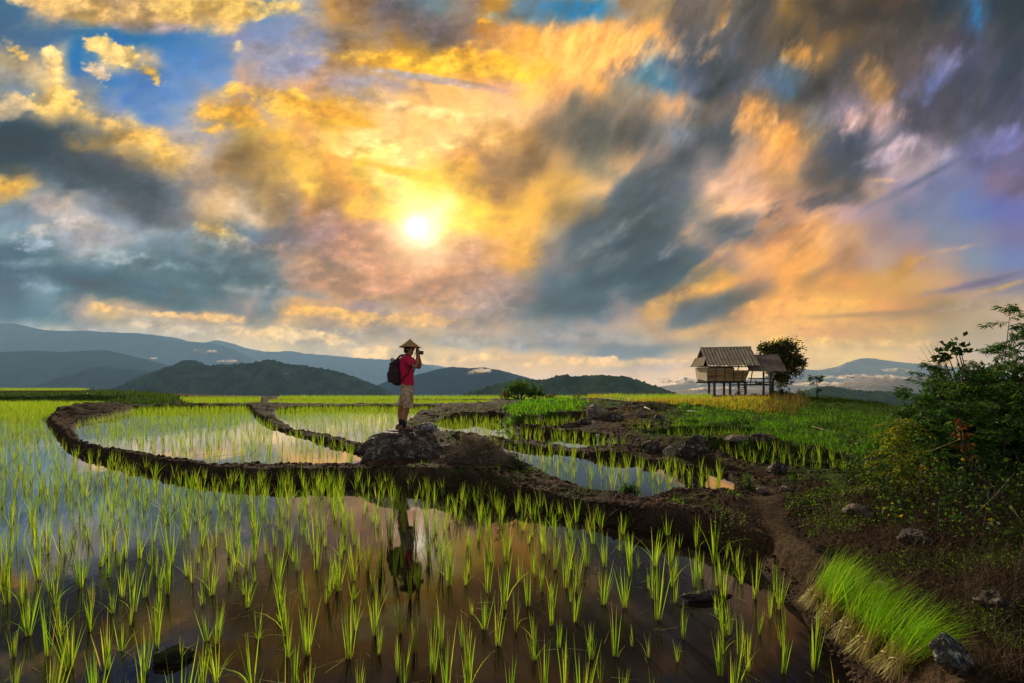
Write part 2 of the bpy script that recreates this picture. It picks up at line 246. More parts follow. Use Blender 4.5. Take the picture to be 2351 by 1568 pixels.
class MB:
    """collects quads and tubes into one mesh"""
    def __init__(s): s.v = []; s.f = []
    def add(s, vs, fs):
        b = len(s.v); s.v += [tuple(v) for v in vs]; s.f += [tuple(i + b for i in f) for f in fs]
    def box(s, c, d, rot=None):
        c = Vector(c); m = rot or Matrix.Identity(3)
        vs = [c + m @ Vector((sx * d[0] / 2, sy * d[1] / 2, sz * d[2] / 2)) for sx in (-1, 1) for sy in (-1, 1) for sz in (-1, 1)]
        s.add(vs, [(0, 1, 3, 2), (4, 6, 7, 5), (0, 4, 5, 1), (2, 3, 7, 6), (0, 2, 6, 4), (1, 5, 7, 3)])
    def bar(s, a, b, w, h=None):
        a, b = Vector(a), Vector(b); d = (b - a); L = d.length; q = d.to_track_quat('X', 'Z').to_matrix()
        s.box((a + b) / 2, (L, w, h or w), q)
    def tube(s, pts, rad, n=8, caps=True, squash=None):
        pts = [Vector(p) for p in pts]; rr = rad if isinstance(rad, (list, tuple)) else [rad] * len(pts)
        vs = []; up = Vector((0.13, 0.21, 0.97)); last = None
        for i, p in enumerate(pts):
            d = (pts[min(i + 1, len(pts) - 1)] - pts[max(i - 1, 0)]).normalized()
            if last is None: x = d.cross(up if abs(d.dot(up)) < 0.9 else Vector((1, 0, 0))).normalized()
            else: x = (last - d * last.dot(d)).normalized()
            last = x; y = d.cross(x)
            for k in range(n):
                a = 2 * math.pi * k / n; vs.append(p + (x * math.cos(a) + y * math.sin(a)) * rr[i])
        fs = [(i * n + k, i * n + (k + 1) % n, (i + 1) * n + (k + 1) % n, (i + 1) * n + k) for i in range(len(pts) - 1) for k in range(n)]
        if caps: fs += [tuple(range(n - 1, -1, -1)), tuple(range((len(pts) - 1) * n, len(pts) * n))]
        s.add(vs, fs)
    def rings(s, rings, n=16, caps=True):
        """rings: (centre, (rx, ry), tilt about y) stacked along z"""
        vs = []
        for c, (rx, ry), tilt in rings:
            m = Matrix.Rotation(tilt, 3, 'Y')
            for k in range(n):
                a = 2 * math.pi * k / n
                vs.append(Vector(c) + m @ Vector((rx * math.cos(a), ry * math.sin(a), 0)))
        L = len(rings)
        fs = [(i * n + k, i * n + (k + 1) % n, (i + 1) * n + (k + 1) % n, (i + 1) * n + k) for i in range(L - 1) for k in range(n)]
        if caps: fs += [tuple(range(n - 1, -1, -1)), tuple(range((L - 1) * n, L * n))]
        s.add(vs, fs)
    def build(s, name, mat, parent=None, smooth=False, loc=None, bevel=0, sub=0):
        me = bpy.data.meshes.new(name); me.from_pydata(s.v, [], s.f); me.update()
        o = new_obj(name, me, mat, parent, loc, smooth)
        if bevel:
            b = o.modifiers.new('bevel', 'BEVEL'); b.width = bevel; b.segments = 2; b.limit_method = 'ANGLE'
        if sub:
            b = o.modifiers.new('sub', 'SUBSURF'); b.levels = sub; b.render_levels = sub
        return o
# ------------------------------------------------------------------ materials
def material(name):
    m = bpy.data.materials.new(name); m.use_nodes = True; m.node_tree.nodes.clear(); return m
class NT:
    def __init__(s, m): s.t = m.node_tree; s.n = s.t.nodes; s.l = s.t.links
    def new(s, t, **kw):
        n = s.n.new(t)
        for k, v in kw.items(): setattr(n, k, v)
        return n
    def put(s, n, key, v):
        if isinstance(v, bpy.types.NodeSocket): s.l.new(v, n.inputs[key])
        elif v is not None: n.inputs[key].default_value = v
    def math(s, op, a, b=None, c=None, clamp=False):
        n = s.new('ShaderNodeMath', operation=op); n.use_clamp = clamp
        for i, x in enumerate((a, b, c)): s.put(n, i, x)
        return n.outputs[0]
    def attr(s, name): return s.new('ShaderNodeAttribute', attribute_name=name).outputs['Fac']
    def coord(s, which='Object', scale=(1, 1, 1), rot=(0, 0, 0)):
        tc = s.new('ShaderNodeTexCoord'); mp = s.new('ShaderNodeMapping'); s.l.new(tc.outputs[which], mp.inputs[0])
        mp.inputs['Scale'].default_value = scale; mp.inputs['Rotation'].default_value = rot; return mp.outputs[0]
    def pos(s): return s.new('ShaderNodeNewGeometry').outputs['Position']
    def noise(s, scale, detail=4, rough=0.55, vec=None, dist=0.0, out=0):
        n = s.new('ShaderNodeTexNoise'); n.inputs['Scale'].default_value = scale; n.inputs['Detail'].default_value = detail
        n.inputs['Roughness'].default_value = rough; n.inputs['Distortion'].default_value = dist
        if vec is not None: s.l.new(vec, n.inputs['Vector'])
        return n.outputs[out]
    def ramp(s, fac, stops, interp='LINEAR'):
        r = s.new('ShaderNodeValToRGB'); e = r.color_ramp.elements; r.color_ramp.interpolation = interp
        while len(e) < len(stops): e.new(0.5)
        for i, (p, c) in enumerate(stops):
            e[i].position = p; e[i].color = (tuple(c) + (1,))[:4] if not isinstance(c, (int, float)) else (c, c, c, 1)
        s.put(r, 0, fac); return r.outputs[0]
    def rng(s, x, a, b, c=0.0, d=1.0):
        n = s.new('ShaderNodeMapRange', interpolation_type='SMOOTHSTEP'); s.put(n, 0, x)
        for i, q in enumerate((a, b, c, d)): n.inputs[i + 1].default_value = q
        return n.outputs[0]
    def mix(s, f, a, b, mode='MIX'):
        n = s.new('ShaderNodeMix', data_type='RGBA', blend_type=mode); s.put(n, 0, f)
        for k, x in ((6, a), (7, b)): s.put(n, k, (tuple(x) + (1,))[:4] if isinstance(x, tuple) else x)
        return n.outputs[2]
    def bump(s, h, strength=0.5, dist=0.02, normal=None):
        n = s.new('ShaderNodeBump'); n.inputs['Strength'].default_value = strength; n.inputs['Distance'].default_value = dist
        s.put(n, 'Height', h)
        if normal is not None: s.l.new(normal, n.inputs['Normal'])
        return n.outputs[0]
    def pbr(s, col, rough=0.8, normal=None, spec=0.3, metal=0.0):
        p = s.new('ShaderNodeBsdfPrincipled'); s.put(p, 'Base Color', (tuple(col) + (1,))[:4] if isinstance(col, tuple) else col)
        s.put(p, 'Roughness', rough); p.inputs['Specular IOR Level'].default_value = spec; p.inputs['Metallic'].default_value = metal
        if normal is not None: s.l.new(normal, p.inputs['Normal'])
        return p.outputs[0]
    def out(s, sh):
        o = s.new('ShaderNodeOutputMaterial'); s.l.new(sh, o.inputs[0])
def simple(name, col, rough=0.8, var=0.25, scale=8.0, bump=0.0, bscale=40.0, spec=0.3, metal=0.0, stretch=(1, 1, 1), col2=None, which='Object'):
    m = material(name); t = NT(m); vec = t.coord(which, stretch)
    nz = t.noise(scale, 5, 0.6, vec)
    c2 = col2 or tuple(c * (1 - var) for c in col); c1 = col if col2 else tuple(min(1, c * (1 + var)) for c in col)
    c = t.mix(t.rng(nz, 0.35, 0.65), c2, c1)
    nm = t.bump(t.noise(bscale, 4, 0.6, vec), 1.0, bump) if bump else None
    t.out(t.pbr(c, rough, nm, spec, metal)); return m
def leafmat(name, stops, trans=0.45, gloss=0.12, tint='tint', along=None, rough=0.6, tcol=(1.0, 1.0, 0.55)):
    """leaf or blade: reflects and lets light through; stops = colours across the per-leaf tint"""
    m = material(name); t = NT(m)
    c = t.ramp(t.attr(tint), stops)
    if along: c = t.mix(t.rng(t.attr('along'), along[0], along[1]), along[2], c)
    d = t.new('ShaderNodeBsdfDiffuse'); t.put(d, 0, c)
    tr = t.new('ShaderNodeBsdfTranslucent'); tc = t.mix(1.0, c, tcol, 'MULTIPLY'); tg = t.mix(0.5, tc, tc, 'ADD'); t.put(tr, 0, tg)
    mx = t.new('ShaderNodeMixShader'); mx.inputs[0].default_value = trans; t.l.new(d.outputs[0], mx.inputs[1]); t.l.new(tr.outputs[0], mx.inputs[2])
    g = t.new('ShaderNodeBsdfGlossy'); g.inputs['Roughness'].default_value = rough; t.put(g, 0, (0.8, 0.85, 0.7, 1))
    fr = t.new('ShaderNodeFresnel'); fr.inputs[0].default_value = 1.35
    gf = t.math('MULTIPLY', t.math('MINIMUM', fr.outputs[0], 0.25), gloss * 1.2, clamp=True)
    m2 = t.new('ShaderNodeMixShader'); t.l.new(gf, m2.inputs[0]); t.l.new(mx.outputs[0], m2.inputs[1]); t.l.new(g.outputs[0], m2.inputs[2])
    t.out(m2.outputs[0]); return m
# ------------------------------------------------------------------ blades and leaves as numpy strips
def blades(P, az, tilt, L, W, bend, seg=3, face=None, rnd=rs, base_w=0.7):
    n = len(P); P = np.asarray(P, dtype=np.float32); az, tilt, L, W, bend = [np.broadcast_to(np.asarray(a, dtype=np.float32), (n,)) for a in (az, tilt, L, W, bend)]
    fa = (az + np.pi / 2 + rnd.uniform(-1.2, 1.2, n)) if face is None else face
    wx, wy = np.cos(fa), np.sin(fa)
    V = np.zeros((n, 2 * (seg + 1), 3), dtype=np.float32); r = np.zeros(n); z = np.zeros(n)
    al = np.zeros((n, 2 * (seg + 1)), dtype=np.float32)
    for i in range(seg + 1):
        t = i / seg
        w = W * 0.5 * (base_w + (1 - base_w) * min(1, t * 3)) * max(0.06, (1 - t ** 2.2))
        cx = P[:, 0] + r * np.cos(az); cy = P[:, 1] + r * np.sin(az); cz = P[:, 2] + z
        V[:, 2 * i] = np.stack([cx - wx * w, cy - wy * w, cz], 1); V[:, 2 * i + 1] = np.stack([cx + wx * w, cy + wy * w, cz], 1)
        al[:, 2 * i:2 * i + 2] = t
        th = tilt + bend * (t + 0.5 / seg); r = r + L / seg * np.sin(th); z = z + L / seg * np.cos(th)
    base = (np.arange(n) * 2 * (seg + 1))[:, None]
    q = np.concatenate([np.stack([base[:, 0] + 2 * i, base[:, 0] + 2 * i + 1, base[:, 0] + 2 * i + 3, base[:, 0] + 2 * i + 2], 1)[:, None] for i in range(seg)], 1)
    tint = np.repeat(rnd.rand(n).astype(np.float32)[:, None], 2 * (seg + 1), 1)
    return V.reshape(-1, 3), q.reshape(-1, 4), tint.ravel(), al.ravel()
def leaves(P, Dv, L, W, rnd=rs, fold=0.25, tint=None):
    """rhombic leaves at P pointing along Dv"""
    P = np.asarray(P, dtype=np.float32); Dv = np.asarray(Dv, dtype=np.float32); n = len(P)
    Dv = Dv / (np.linalg.norm(Dv, axis=1, keepdims=True) + 1e-6)
    q = rnd.normal(size=(n, 3)).astype(np.float32); q[:, 2] *= 0.6
    S = np.cross(Dv, q); S /= (np.linalg.norm(S, axis=1, keepdims=True) + 1e-6); Nn = np.cross(S, Dv)
    L = np.broadcast_to(L, (n,))[:, None]; W = np.broadcast_to(W, (n,))[:, None]
    V = np.stack([P, P + Dv * L * 0.42 + S * W * 0.5 + Nn * W * fold, P + Dv * L, P + Dv * L * 0.42 - S * W * 0.5 + Nn * W * fold], 1)
    b = np.arange(n) * 4
    tn = rnd.rand(n) if tint is None else tint
    return V.reshape(-1, 3), np.stack([b, b + 1, b + 2, b + 3], 1), np.repeat(tn.astype(np.float32), 4), np.tile(np.array([0, .4, 1, .4], dtype=np.float32), n)
def join_parts(parts):
    V, Q, T, A = [], [], [], []; o = 0
    for v, q, t, a in parts:
        V.append(v); Q.append(q + o); T.append(t); A.append(a); o += len(v)
    return np.concatenate(V), np.concatenate(Q), np.concatenate(T), np.concatenate(A)
def strip_obj(name, parts, mat, parent=None, loc=None):
    v, q, t, a = join_parts(parts)
    return new_obj(name, np_mesh(name, v, q, {'tint': t, 'along': a}), mat, parent, loc)
# ------------------------------------------------------------------ paddies: (name, water level, outline in the frame)
PADDIES = [
 ('near', 0.0, "-900 1750|-900 935|-300 930|0 925|120 924|240 926|300 931|240 940|170 950|118 958|104 967|112 985|125 1001|146 1029|194 1047|295 1071|368 1088|451 1101|556 1111|625 1113|816 1111|870 1116|940 1122|990 1128|1056 1135|1088 1139|1118 1149|1175 1162|1274 1180|1379 1198|1465 1219|1542 1230|1583 1238|1635 1259|1690 1283|1735 1302|1755 1328|1783 1352|1807 1376|1834 1404|1852 1442|1886 1486|1931 1521|1948 1568|1990 1700|2010 1900|1900 3200|-900 3200"),
 ('inner', 0.15, "180 978|240 962|290 950|312 942|400 940|480 939|566 939|573 946|590 963|625 984|660 994|747 1019|816 1038|838 1050|835 1072|816 1074|625 1074|486 1071|451 1064|278 1036|191 1019|167 988"),
 ('second', 0.17, "622 952|640 944|700 940|850 939|1015 941|990 948|957 956|932 972|905 992|872 1012|852 1028|816 1019|764 1005|712 994|677 988|642 967"),
 ('back_left', 0.32, "425 929|560 929.5|600 927|600 914.5|405 914.5"),
 ('back_middle', 0.22, "612 931|800 933|1000 934|1135 932|1128 922|800 921|620 921"),
 ('back_far', 0.30, "640 918.5|930 919|1345 919|1345 912|640 912"),
 ('left_step', 0.12, "178 919.5|330 920|395 918|395 917|190 917"),
 ('left_top', 1.0, "-420 897.2|0 897.2|190 896.8|212 895|190 893.8|-420 893.8"),
 ('right_big', 0.165, "1045 1012|1088 1017|1150 1021|1166 1026|1212 1034|1304 1043|1397 1056|1490 1066|1551 1074|1613 1083|1672 1096|1690 1111|1684 1126|1610 1124|1551 1123|1508 1136|1471 1143|1412 1133|1345 1120|1261 1099|1212 1077|1160 1050|1110 1035|1060 1022"),
 ('right_mid', 0.19, "985 985|1010 972|1090 964|1150 968|1162 984|1190 996|1300 1003|1380 1011|1430 1025|1450 1037|1400 1037|1335 1033|1243 1022|1181 1016|1150 1010|1088 1004|1040 1003|990 995"),
 ('right_strip', 0.30, "1192 984|1195 977|1260 973|1340 969|1425 963|1420 968|1300 983|1245 986"),
 ('terrace', 0.34, "1436 993|1470 987|1600 983|1596 989|1500 994.5"),
 ('terrace_low', 0.24, "1480 1010|1540 1008|1600 1005|1720 1004|1722 1012|1640 1016|1575 1020|1510 1014"),
 ('right_upper', 0.20, "1700 1030|1770 1035|1814 1040|1890 1051|1965 1063|1960 1069|1880 1061|1800 1050|1720 1040"),
 ('right_lower', 0.12, "1640 1040|1700 1048|1790 1062|1880 1073|1960 1086|1945 1096|1870 1092|1780 1085|1720 1078|1660 1060"),
 ('hut_field', 0.74, "1455 921.5|1620 921|1640 914|1625 911.5|1365 911.5"),
 ('small_back', 0.5, "1330 932|1405 930|1405 928|1340 928"),
]
PAD = []
for nm, z, s in PADDIES:
    pts = [P3(*map(float, p.split()), z)[:2] for p in s.split('|')]
    PAD.append((nm, z, np.array(pts)))
LPTS = [(110,962,.2),(150,1020,.2),(300,1055,.2),(500,1085,.22),(650,1095,.22),(800,1090,.22),(1000,1105,.27),(1200,1130,.20),(1400,1165,.18),(1600,1212,.18),(1750,1262,.2),(1870,1370,.19),(1950,1480,.17),(2020,1568,.15),(2100,1750,.15),
 (1050,1085,.36),(1130,1078,.36),(1200,1090,.25),(1020,946,.42),(1090,946,.5),(1150,938,.55),(960,965,.3),(600,945,.32),(700,988,.22),(820,1026,.24),(870,1040,.28),
 (1300,1036,.22),(1130,1015,.24),(1500,1050,.24),(1620,1080,.22),(1720,1120,.18),(1600,1152,.165),(1480,1158,.17),(1350,1140,.175),(1800,1180,.2),(2000,1150,.3),(2200,1200,.4),(2340,1300,.45),(2100,1400,.27),(2300,1500,.36),(2600,1500,.6),(2600,1200,.7),(2250,1650,.3),
 (1750,1100,.22),(1850,1108,.22),(2000,1110,.27),(2200,1110,.45),(2500,1050,.8),(1400,998,.34),(1300,985,.34),(1200,970,.42),(1300,968,.48),(1400,955,.55),(1500,950,.58),(1440,978,.5),(1560,982,.5),(1620,990,.48),(1650,1002,.44),(1750,1010,.42),(1850,1030,.36),(1950,1044,.3),(2050,1050,.3),(1560,1000,.44),(1480,1000,.42),
 (1780,1046,.25),(1900,1066,.25),(1650,965,.56),(1800,975,.5),(1900,1000,.4),(1950,955,.5),(2050,985,.45),(1500,926,.78),(1600,921,.8),(1750,914,.83),(1850,917,.8),(1950,928,.64),(2050,937,.5),(2200,950,.45),(2500,960,.5),
 (306,928,.35),(400,926,.42),(560,926,.42),(700,920,.36),(1000,920,.4),(1200,915,.42),(1250,935,.65),(1350,921,.7),(1200,950,.62),(1280,945,.66),
 (250,921,.5),(100,921,.35),(0,918,.8),(100,903,1.02),(230,900,1.08),(-300,915,.9),(-300,893,1.05),(300,909,.62),(200,893,1.05),(600,911,.42),(1000,909.5,.42)]
_lp = np.array([P3(*p) for p in LPTS]); _lq = np.stack([_lp[:, 0] / _lp[:, 1], 0.55 * np.log(_lp[:, 1])], 1)
def L_height(X, Y):
    Ys = np.maximum(Y, 1.2); qx, qy = X / Ys, 0.55 * np.log(Ys)
    num = np.zeros_like(qx); den = np.zeros_like(qx)
    for (a, b), z in zip(_lq, _lp[:, 2]):
        w = 1.0 / (((qx - a) ** 2 + (qy - b) ** 2) + 2e-5) ** 1.7
        num += w * z; den += w
    return num / den
def poly_sd(X, Y, poly, reach):
    """signed distance, positive outside"""
    d = np.full(X.shape, 9.0, dtype=np.float64)
    m = (X > poly[:, 0].min() - reach) & (X < poly[:, 0].max() + reach) & (Y > poly[:, 1].min() - reach) & (Y < poly[:, 1].max() + reach)
    x, y = X[m], Y[m]
    if not len(x): return d
    best = np.full(x.shape, 1e9); ins = np.zeros(x.shape, dtype=bool)
    n = len(poly)
    for i in range(n):
        ax, ay = poly[i]; bx, by = poly[(i + 1) % n]; ex, ey = bx - ax, by - ay
        t = np.clip(((x - ax) * ex + (y - ay) * ey) / (ex * ex + ey * ey + 1e-12), 0, 1)
        best = np.minimum(best, (x - ax - t * ex) ** 2 + (y - ay - t * ey) ** 2)
        c = ((ay > y) != (by > y)); 
        with np.errstate(divide='ignore', invalid='ignore'):
            ins ^= c & (x < ex * (y - ay) / (ey if abs(ey) > 1e-12 else 1e-12) + ax)
    r = np.sqrt(best); d[m] = np.where(ins, -r, r)
    return d
def far_edge(u):
    return np.interp(u, [-1.3, -.86, -.8, -.5, 0, .2, .35, .5, .56, .62, .7, .8, 1.2], [62, 62, 60, 52, 50, 50, 43, 44, 41, 36, 30, 25, 22])
def ground_parts(X, Y, detail=True):
    L = L_height(X, Y)
    ye = far_edge(X / np.maximum(Y, 1)); over = np.clip(Y - ye, 0, 200)
    L = L - 0.32 * over * np.clip(over / 3, 0, 1)
    wob = 0.035 * perlin(X * 2.3, Y * 2.3, 5) + 0.02 * perlin(X * 7, Y * 7, 6)
    if detail:
        near = np.clip(1.5 - Y / 30, 0.15, 1)
        lump = fbm(X * 1.7, Y * 1.7, 21, 3, 0.5) * (0.028 + .12 * np.clip((Y - 10) / 8, 0, 1)) + fbm(X * 6, Y * 6, 31, 4, 0.6) * 0.042 + np.abs(perlin(X * 17, Y * 17, 41)) * 0.018 * near + np.abs(perlin(X * 41, Y * 41, 42)) * 0.008 * near
        pth = np.clip((path_d(X, Y) - .16) / .14, 0, 1); lump = lump * (.3 + .7 * np.where((Y < 8.5) & (X > 1), pth, 1))
        L = L + lump
    s0 = poly_sd(X, Y, PAD[0][2], 1.6); rt = np.clip((X - .9) / .8, 0, 1) * np.clip((5.9 - Y) / .6, 0, 1); L = L + rt * (.10 * np.exp(-((s0 - .28) / .15) ** 2) - .085 * np.clip((s0 - .45) / .25, 0, 1) * np.clip((1.9 - s0) / .6, 0, 1))
    dmin = np.full(X.shape, 9.0); h = L.copy(); inside = np.zeros(X.shape, dtype=bool)
    for nm, z, poly in PAD:
        sd = poly_sd(X, Y, poly, 1.6) + wob * np.clip(Y / 10, 0.5, 1.3)
        o = np.maximum(sd, 0)
        rise = np.where(o < 0.13, 1.25 * o, 0.1625 + (o - 0.13) * 3.2)
        hk = z - 0.015 + rise
        if detail: hk = hk + np.where(sd > 0.02, lump * np.clip(sd / .04, 0, 1), 0)
        ins = sd < 0
        hk = np.where(ins, z - 0.03 - 0.06 * np.clip(-sd / 0.4, 0, 1), hk)
        h = np.minimum(h, np.where(sd < 8, hk, 99)); inside |= ins
        dmin = np.minimum(dmin, np.where(sd < 8, sd, 9))
    return h, dmin, inside, L
def gz(x, y, detail=False):
    return float(ground_parts(np.array([x], dtype=float), np.array([y], dtype=float), detail)[0][0])
def on_ground(px, py, z0=0.3):
    """point of the terrain seen at a frame position"""
    Ys = np.geomspace(2.0, 48, 1400); X = (px - CX) / F * Ys; zr = EYE - (py - HY) / F * Ys
    h = ground_parts(X, Ys, False)[0]; hit = np.argmax(zr <= h) if (zr <= h).any() else int(np.argmin(zr - h))
    return Vector((X[hit], Ys[hit], h[hit]))
def region_mask(px, py, poly, soft):
    d = poly_sd(px, py, np.array([tuple(map(float, p.split())) for p in poly.split('|')]), 200 + soft)
    return np.clip(0.5 - d / soft, 0, 1)
def uv_of(s, z):       # outline given in the frame -> outline on the ground at height z
    return np.array([P3(*map(float, p.split()), z)[:2] for p in s.split('|')])
GRASS = [(uv_of('1480 985|1540 930|1700 920|1850 908|2060 922|2300 940|2300 1075|2050 1065|1960 1050|1850 1032|1740 1006|1640 990', .62), 1.2),
(uv_of("1500 975|1600 955|1540 935|1700 925|1800 915|2060 931|2200 950|2200 1060|2050 1060|1960 1045|1850 1028|1740 1002|1640 985", .5), .9),
         (uv_of("1145 955|1180 925|1260 918|1330 925|1420 925|1430 935|1300 945|1240 960", .62), .6),
         (uv_of("1150 914|1360 911|1360 918|1150 920", .4), .8),
         (uv_of("-300 921|0 921|180 919|300 921|400 925|420 912|300 902|0 899|-300 899", .6), 1.6)]
PATH = np.array([P3(x, y, .2)[:2] for x, y in ((1745, 1125), (1752, 1180), (1790, 1240), (1880, 1320), (2010, 1400), (2150, 1520), (2260, 1700))])
def path_d(X, Y):
    b = np.full(X.shape, 1e9)
    for i in range(len(PATH) - 1):
        ax, ay = PATH[i]; ex, ey = PATH[i + 1] - PATH[i]
        t = np.clip(((X - ax) * ex + (Y - ay) * ey) / (ex * ex + ey * ey), 0, 1)
        b = np.minimum(b, np.hypot(X - ax - t * ex, Y - ay - t * ey))
    return b
def build_ground():
    nu, nv = 1250, 860
    uu = np.concatenate([np.linspace(-5, -1.25, 35), np.linspace(-1.22, 1.22, nu - 70), np.linspace(1.25, 5, 35)])
    yy = np.concatenate([np.geomspace(1.0, 66, nv - 40), np.geomspace(66.5, 190, 40)])
    U, Yg = np.meshgrid(uu, yy); X = U * Yg
    X = X.ravel(); Y = Yg.ravel()
    h, d, ins, L = ground_parts(X, Y)
    g = np.zeros_like(h)
    for poly, soft in GRASS:
        sd = poly_sd(X, Y, poly, 3); g = np.maximum(g, np.clip(0.5 - sd / soft + 0.5 * perlin(X * 1.2, Y * 1.2, 77), 0, 1))
    pd = path_d(X, Y); pw = 0.11 + 0.03 * perlin(X * 3, Y * 3, 9)
    path = np.clip((pw + 0.12 - pd) / 0.20, 0, 1) * (Y < 8.5) * (X > 1.0)
    h = h - 0.03 * path * (d > .1)
    crest = np.clip((d - 0.13) / 0.08, 0, 1) * np.clip(1.4 - (d - 0.13) / 0.4, 0, 1) * (d < 3)
    V = np.stack([X, Y, h], 1)
    idx = np.arange(nu * nv).reshape(nv, nu)
    q = np.stack([idx[:-1, :-1].ravel(), idx[:-1, 1:].ravel(), idx[1:, 1:].ravel(), idx[1:, :-1].ravel()], 1)
    crest = np.maximum(crest, 1.6 * np.exp(-((poly_sd(X, Y, PAD[0][2], 1.6) - .30) / .11) ** 2) * np.clip((X + 1) / 1.5, 0, 1) * (Y < 8))
    wet = np.clip(1.0 - np.maximum(d, 0) / 0.10, 0, 1)
    m = material('earth'); t = NT(m); pos = t.pos()
    n1 = t.noise(3.0, 6, 0.6, pos); n2 = t.noise(26.0, 5, 0.65, pos); n3 = t.noise(0.9, 4, 0.55, pos)
    mud = t.mix(t.rng(n1, .3, .7), (0.016, 0.010, 0.007), (0.050, 0.030, 0.019))
    mud = t.mix(t.rng(n2, .45, .8), mud, (0.085, 0.055, 0.034))
    dry = t.mix(t.rng(n2, .3, .7), (0.050, 0.031, 0.019), (0.135, 0.088, 0.055))
    c = t.mix(t.math('MULTIPLY', t.attr('crest'), t.rng(n1, .42, .62)), mud, dry)
    c = t.mix(t.attr('path'), c, t.mix(t.rng(n2, .3, .7), (0.030, 0.021, 0.011), (0.085, 0.056, 0.033)))
    moss = t.mix(t.rng(n2, .35, .65), (0.02, 0.035, 0.006), (0.06, 0.085, 0.012))
    mf = t.math('MULTIPLY', t.rng(n3, .52, .66), t.rng(t.noise(11, 4, .6, pos), .45, .6))
    mf = t.math('MULTIPLY', mf, t.math('SUBTRACT', 1.0, t.attr('path')))
    mf = t.math('MULTIPLY', mf, t.math('SUBTRACT', 1.0, t.attr('wet')))
    c = t.mix(mf, c, moss)
    gr = t.mix(t.rng(n1, .35, .65), (0.02, 0.04, 0.006), (0.05, 0.09, 0.012)); c = t.mix(t.attr('grass'), c, gr)
    wetc = t.mix(0.6, c, (0.018, 0.013, 0.010)); c = t.mix(t.attr('wet'), c, wetc)
    ro = t.math('MULTIPLY_ADD', t.attr('wet'), -0.2, 0.95)
    nb = t.bump(t.noise(60, 6, .7, pos), 0.9, 0.012); nb = t.bump(t.noise(14, 5, .65, pos), 0.8, 0.03, nb)
    t.out(t.pbr(c, ro, nb, 0.02))
    me = np_mesh('ground', V, q, {'grass': g, 'path': path, 'crest': crest, 'wet': wet})
    o = new_obj('ground', me, m, smooth=True); tag(o, kind='structure')
    # the valley far below the terraces, out to the horizon
    b = MB(); n = 24
    vm = simple('valley_soil', (0.03, 0.05, 0.02), 0.95, 0.5, 0.004)
    b.add([(-30000, -2000, -95), (30000, -2000, -95), (30000, 50000, -95), (-30000, 50000, -95)], [(0, 1, 2, 3)])
    tag(b.build('valley', vm), kind='structure')
    return o
ground = build_ground()
def build_water():
    m = material('paddy_water'); t = NT(m); pos = t.pos()
    stretch = t.new('ShaderNodeMapping'); t.l.new(pos, stretch.inputs[0]); stretch.inputs['Scale'].default_value = (1, 0.45, 1)
    rip = t.noise(2.2, 3, 0.5, stretch.outputs[0]); rip2 = t.noise(16, 2, 0.5, stretch.outputs[0])
    patch = t.rng(t.noise(0.35, 2, 0.5, pos), .45, .7)
    hgt = t.math('ADD', t.math('MULTIPLY', rip, 0.6), t.math('MULTIPLY', t.math('MULTIPLY', rip2, 0.06), patch))
    nb = t.bump(hgt, 0.35, 0.012)
    silt = t.mix(t.rng(t.noise(1.3, 5, .6, pos), .3, .7), (0.007, 0.005, 0.005), (0.018, 0.013, 0.011))
    silt = t.mix(t.rng(t.noise(9, 5, .7, pos), .62, .72), silt, (0.035, 0.024, 0.018))
    d = t.new('ShaderNodeBsdfDiffuse'); t.put(d, 0, silt)
    g = t.new('ShaderNodeBsdfGlossy'); g.inputs['Roughness'].default_value = 0.035; t.put(g, 0, (.95, 0.94, 1.0, 1)); t.l.new(nb, g.inputs['Normal'])
    lw = t.new('ShaderNodeLayerWeight'); lw.inputs[0].default_value = 0.5; t.l.new(nb, lw.inputs['Normal'])
    fr = t.new('ShaderNodeFloatCurve'); cv = fr.mapping.curves[0]; cv.points[0].location = (0, .02); cv.points[1].location = (1, 1)
    for a_, b_ in ((.45, .025), (.56, .05), (.66, .13), (.76, .40), (.84, .74), (.91, .93)): cv.points.new(a_, b_)
    fr.mapping.update(); t.l.new(lw.outputs['Facing'], fr.inputs['Value'])
    mx = t.new('ShaderNodeMixShader'); t.l.new(fr.outputs[0], mx.inputs[0]); t.l.new(d.outputs[0], mx.inputs[1]); t.l.new(g.outputs[0], mx.inputs[2])
    t.out(mx.outputs[0])
    nu, nv = 560, 640
    U, Yg = np.meshgrid(np.linspace(-2.2, 2.2, nu), np.geomspace(1.0, 66, nv)); X = (U * Yg).ravel(); Y = Yg.ravel()
    idx = np.arange(nu * nv).reshape(nv, nu); q = np.stack([idx[:-1, :-1].ravel(), idx[:-1, 1:].ravel(), idx[1:, 1:].ravel(), idx[1:, :-1].ravel()], 1)
    hg = ground_parts(X, Y, False)[0]
    for nm, z, poly in PAD:
        sd = poly_sd(X, Y, poly, .6); k = (sd[q] < .12).any(1) & (sd[q] < 8).all(1) & (hg[q] > z - .115).all(1); qq = q[k]
        used, inv = np.unique(qq, return_inverse=True)
        o = new_obj('paddy_water', np_mesh('paddy_water', np.stack([X[used], Y[used], np.full(len(used), z)], 1), inv.reshape(-1, 4)), m); tag(o, kind='structure')
build_water()
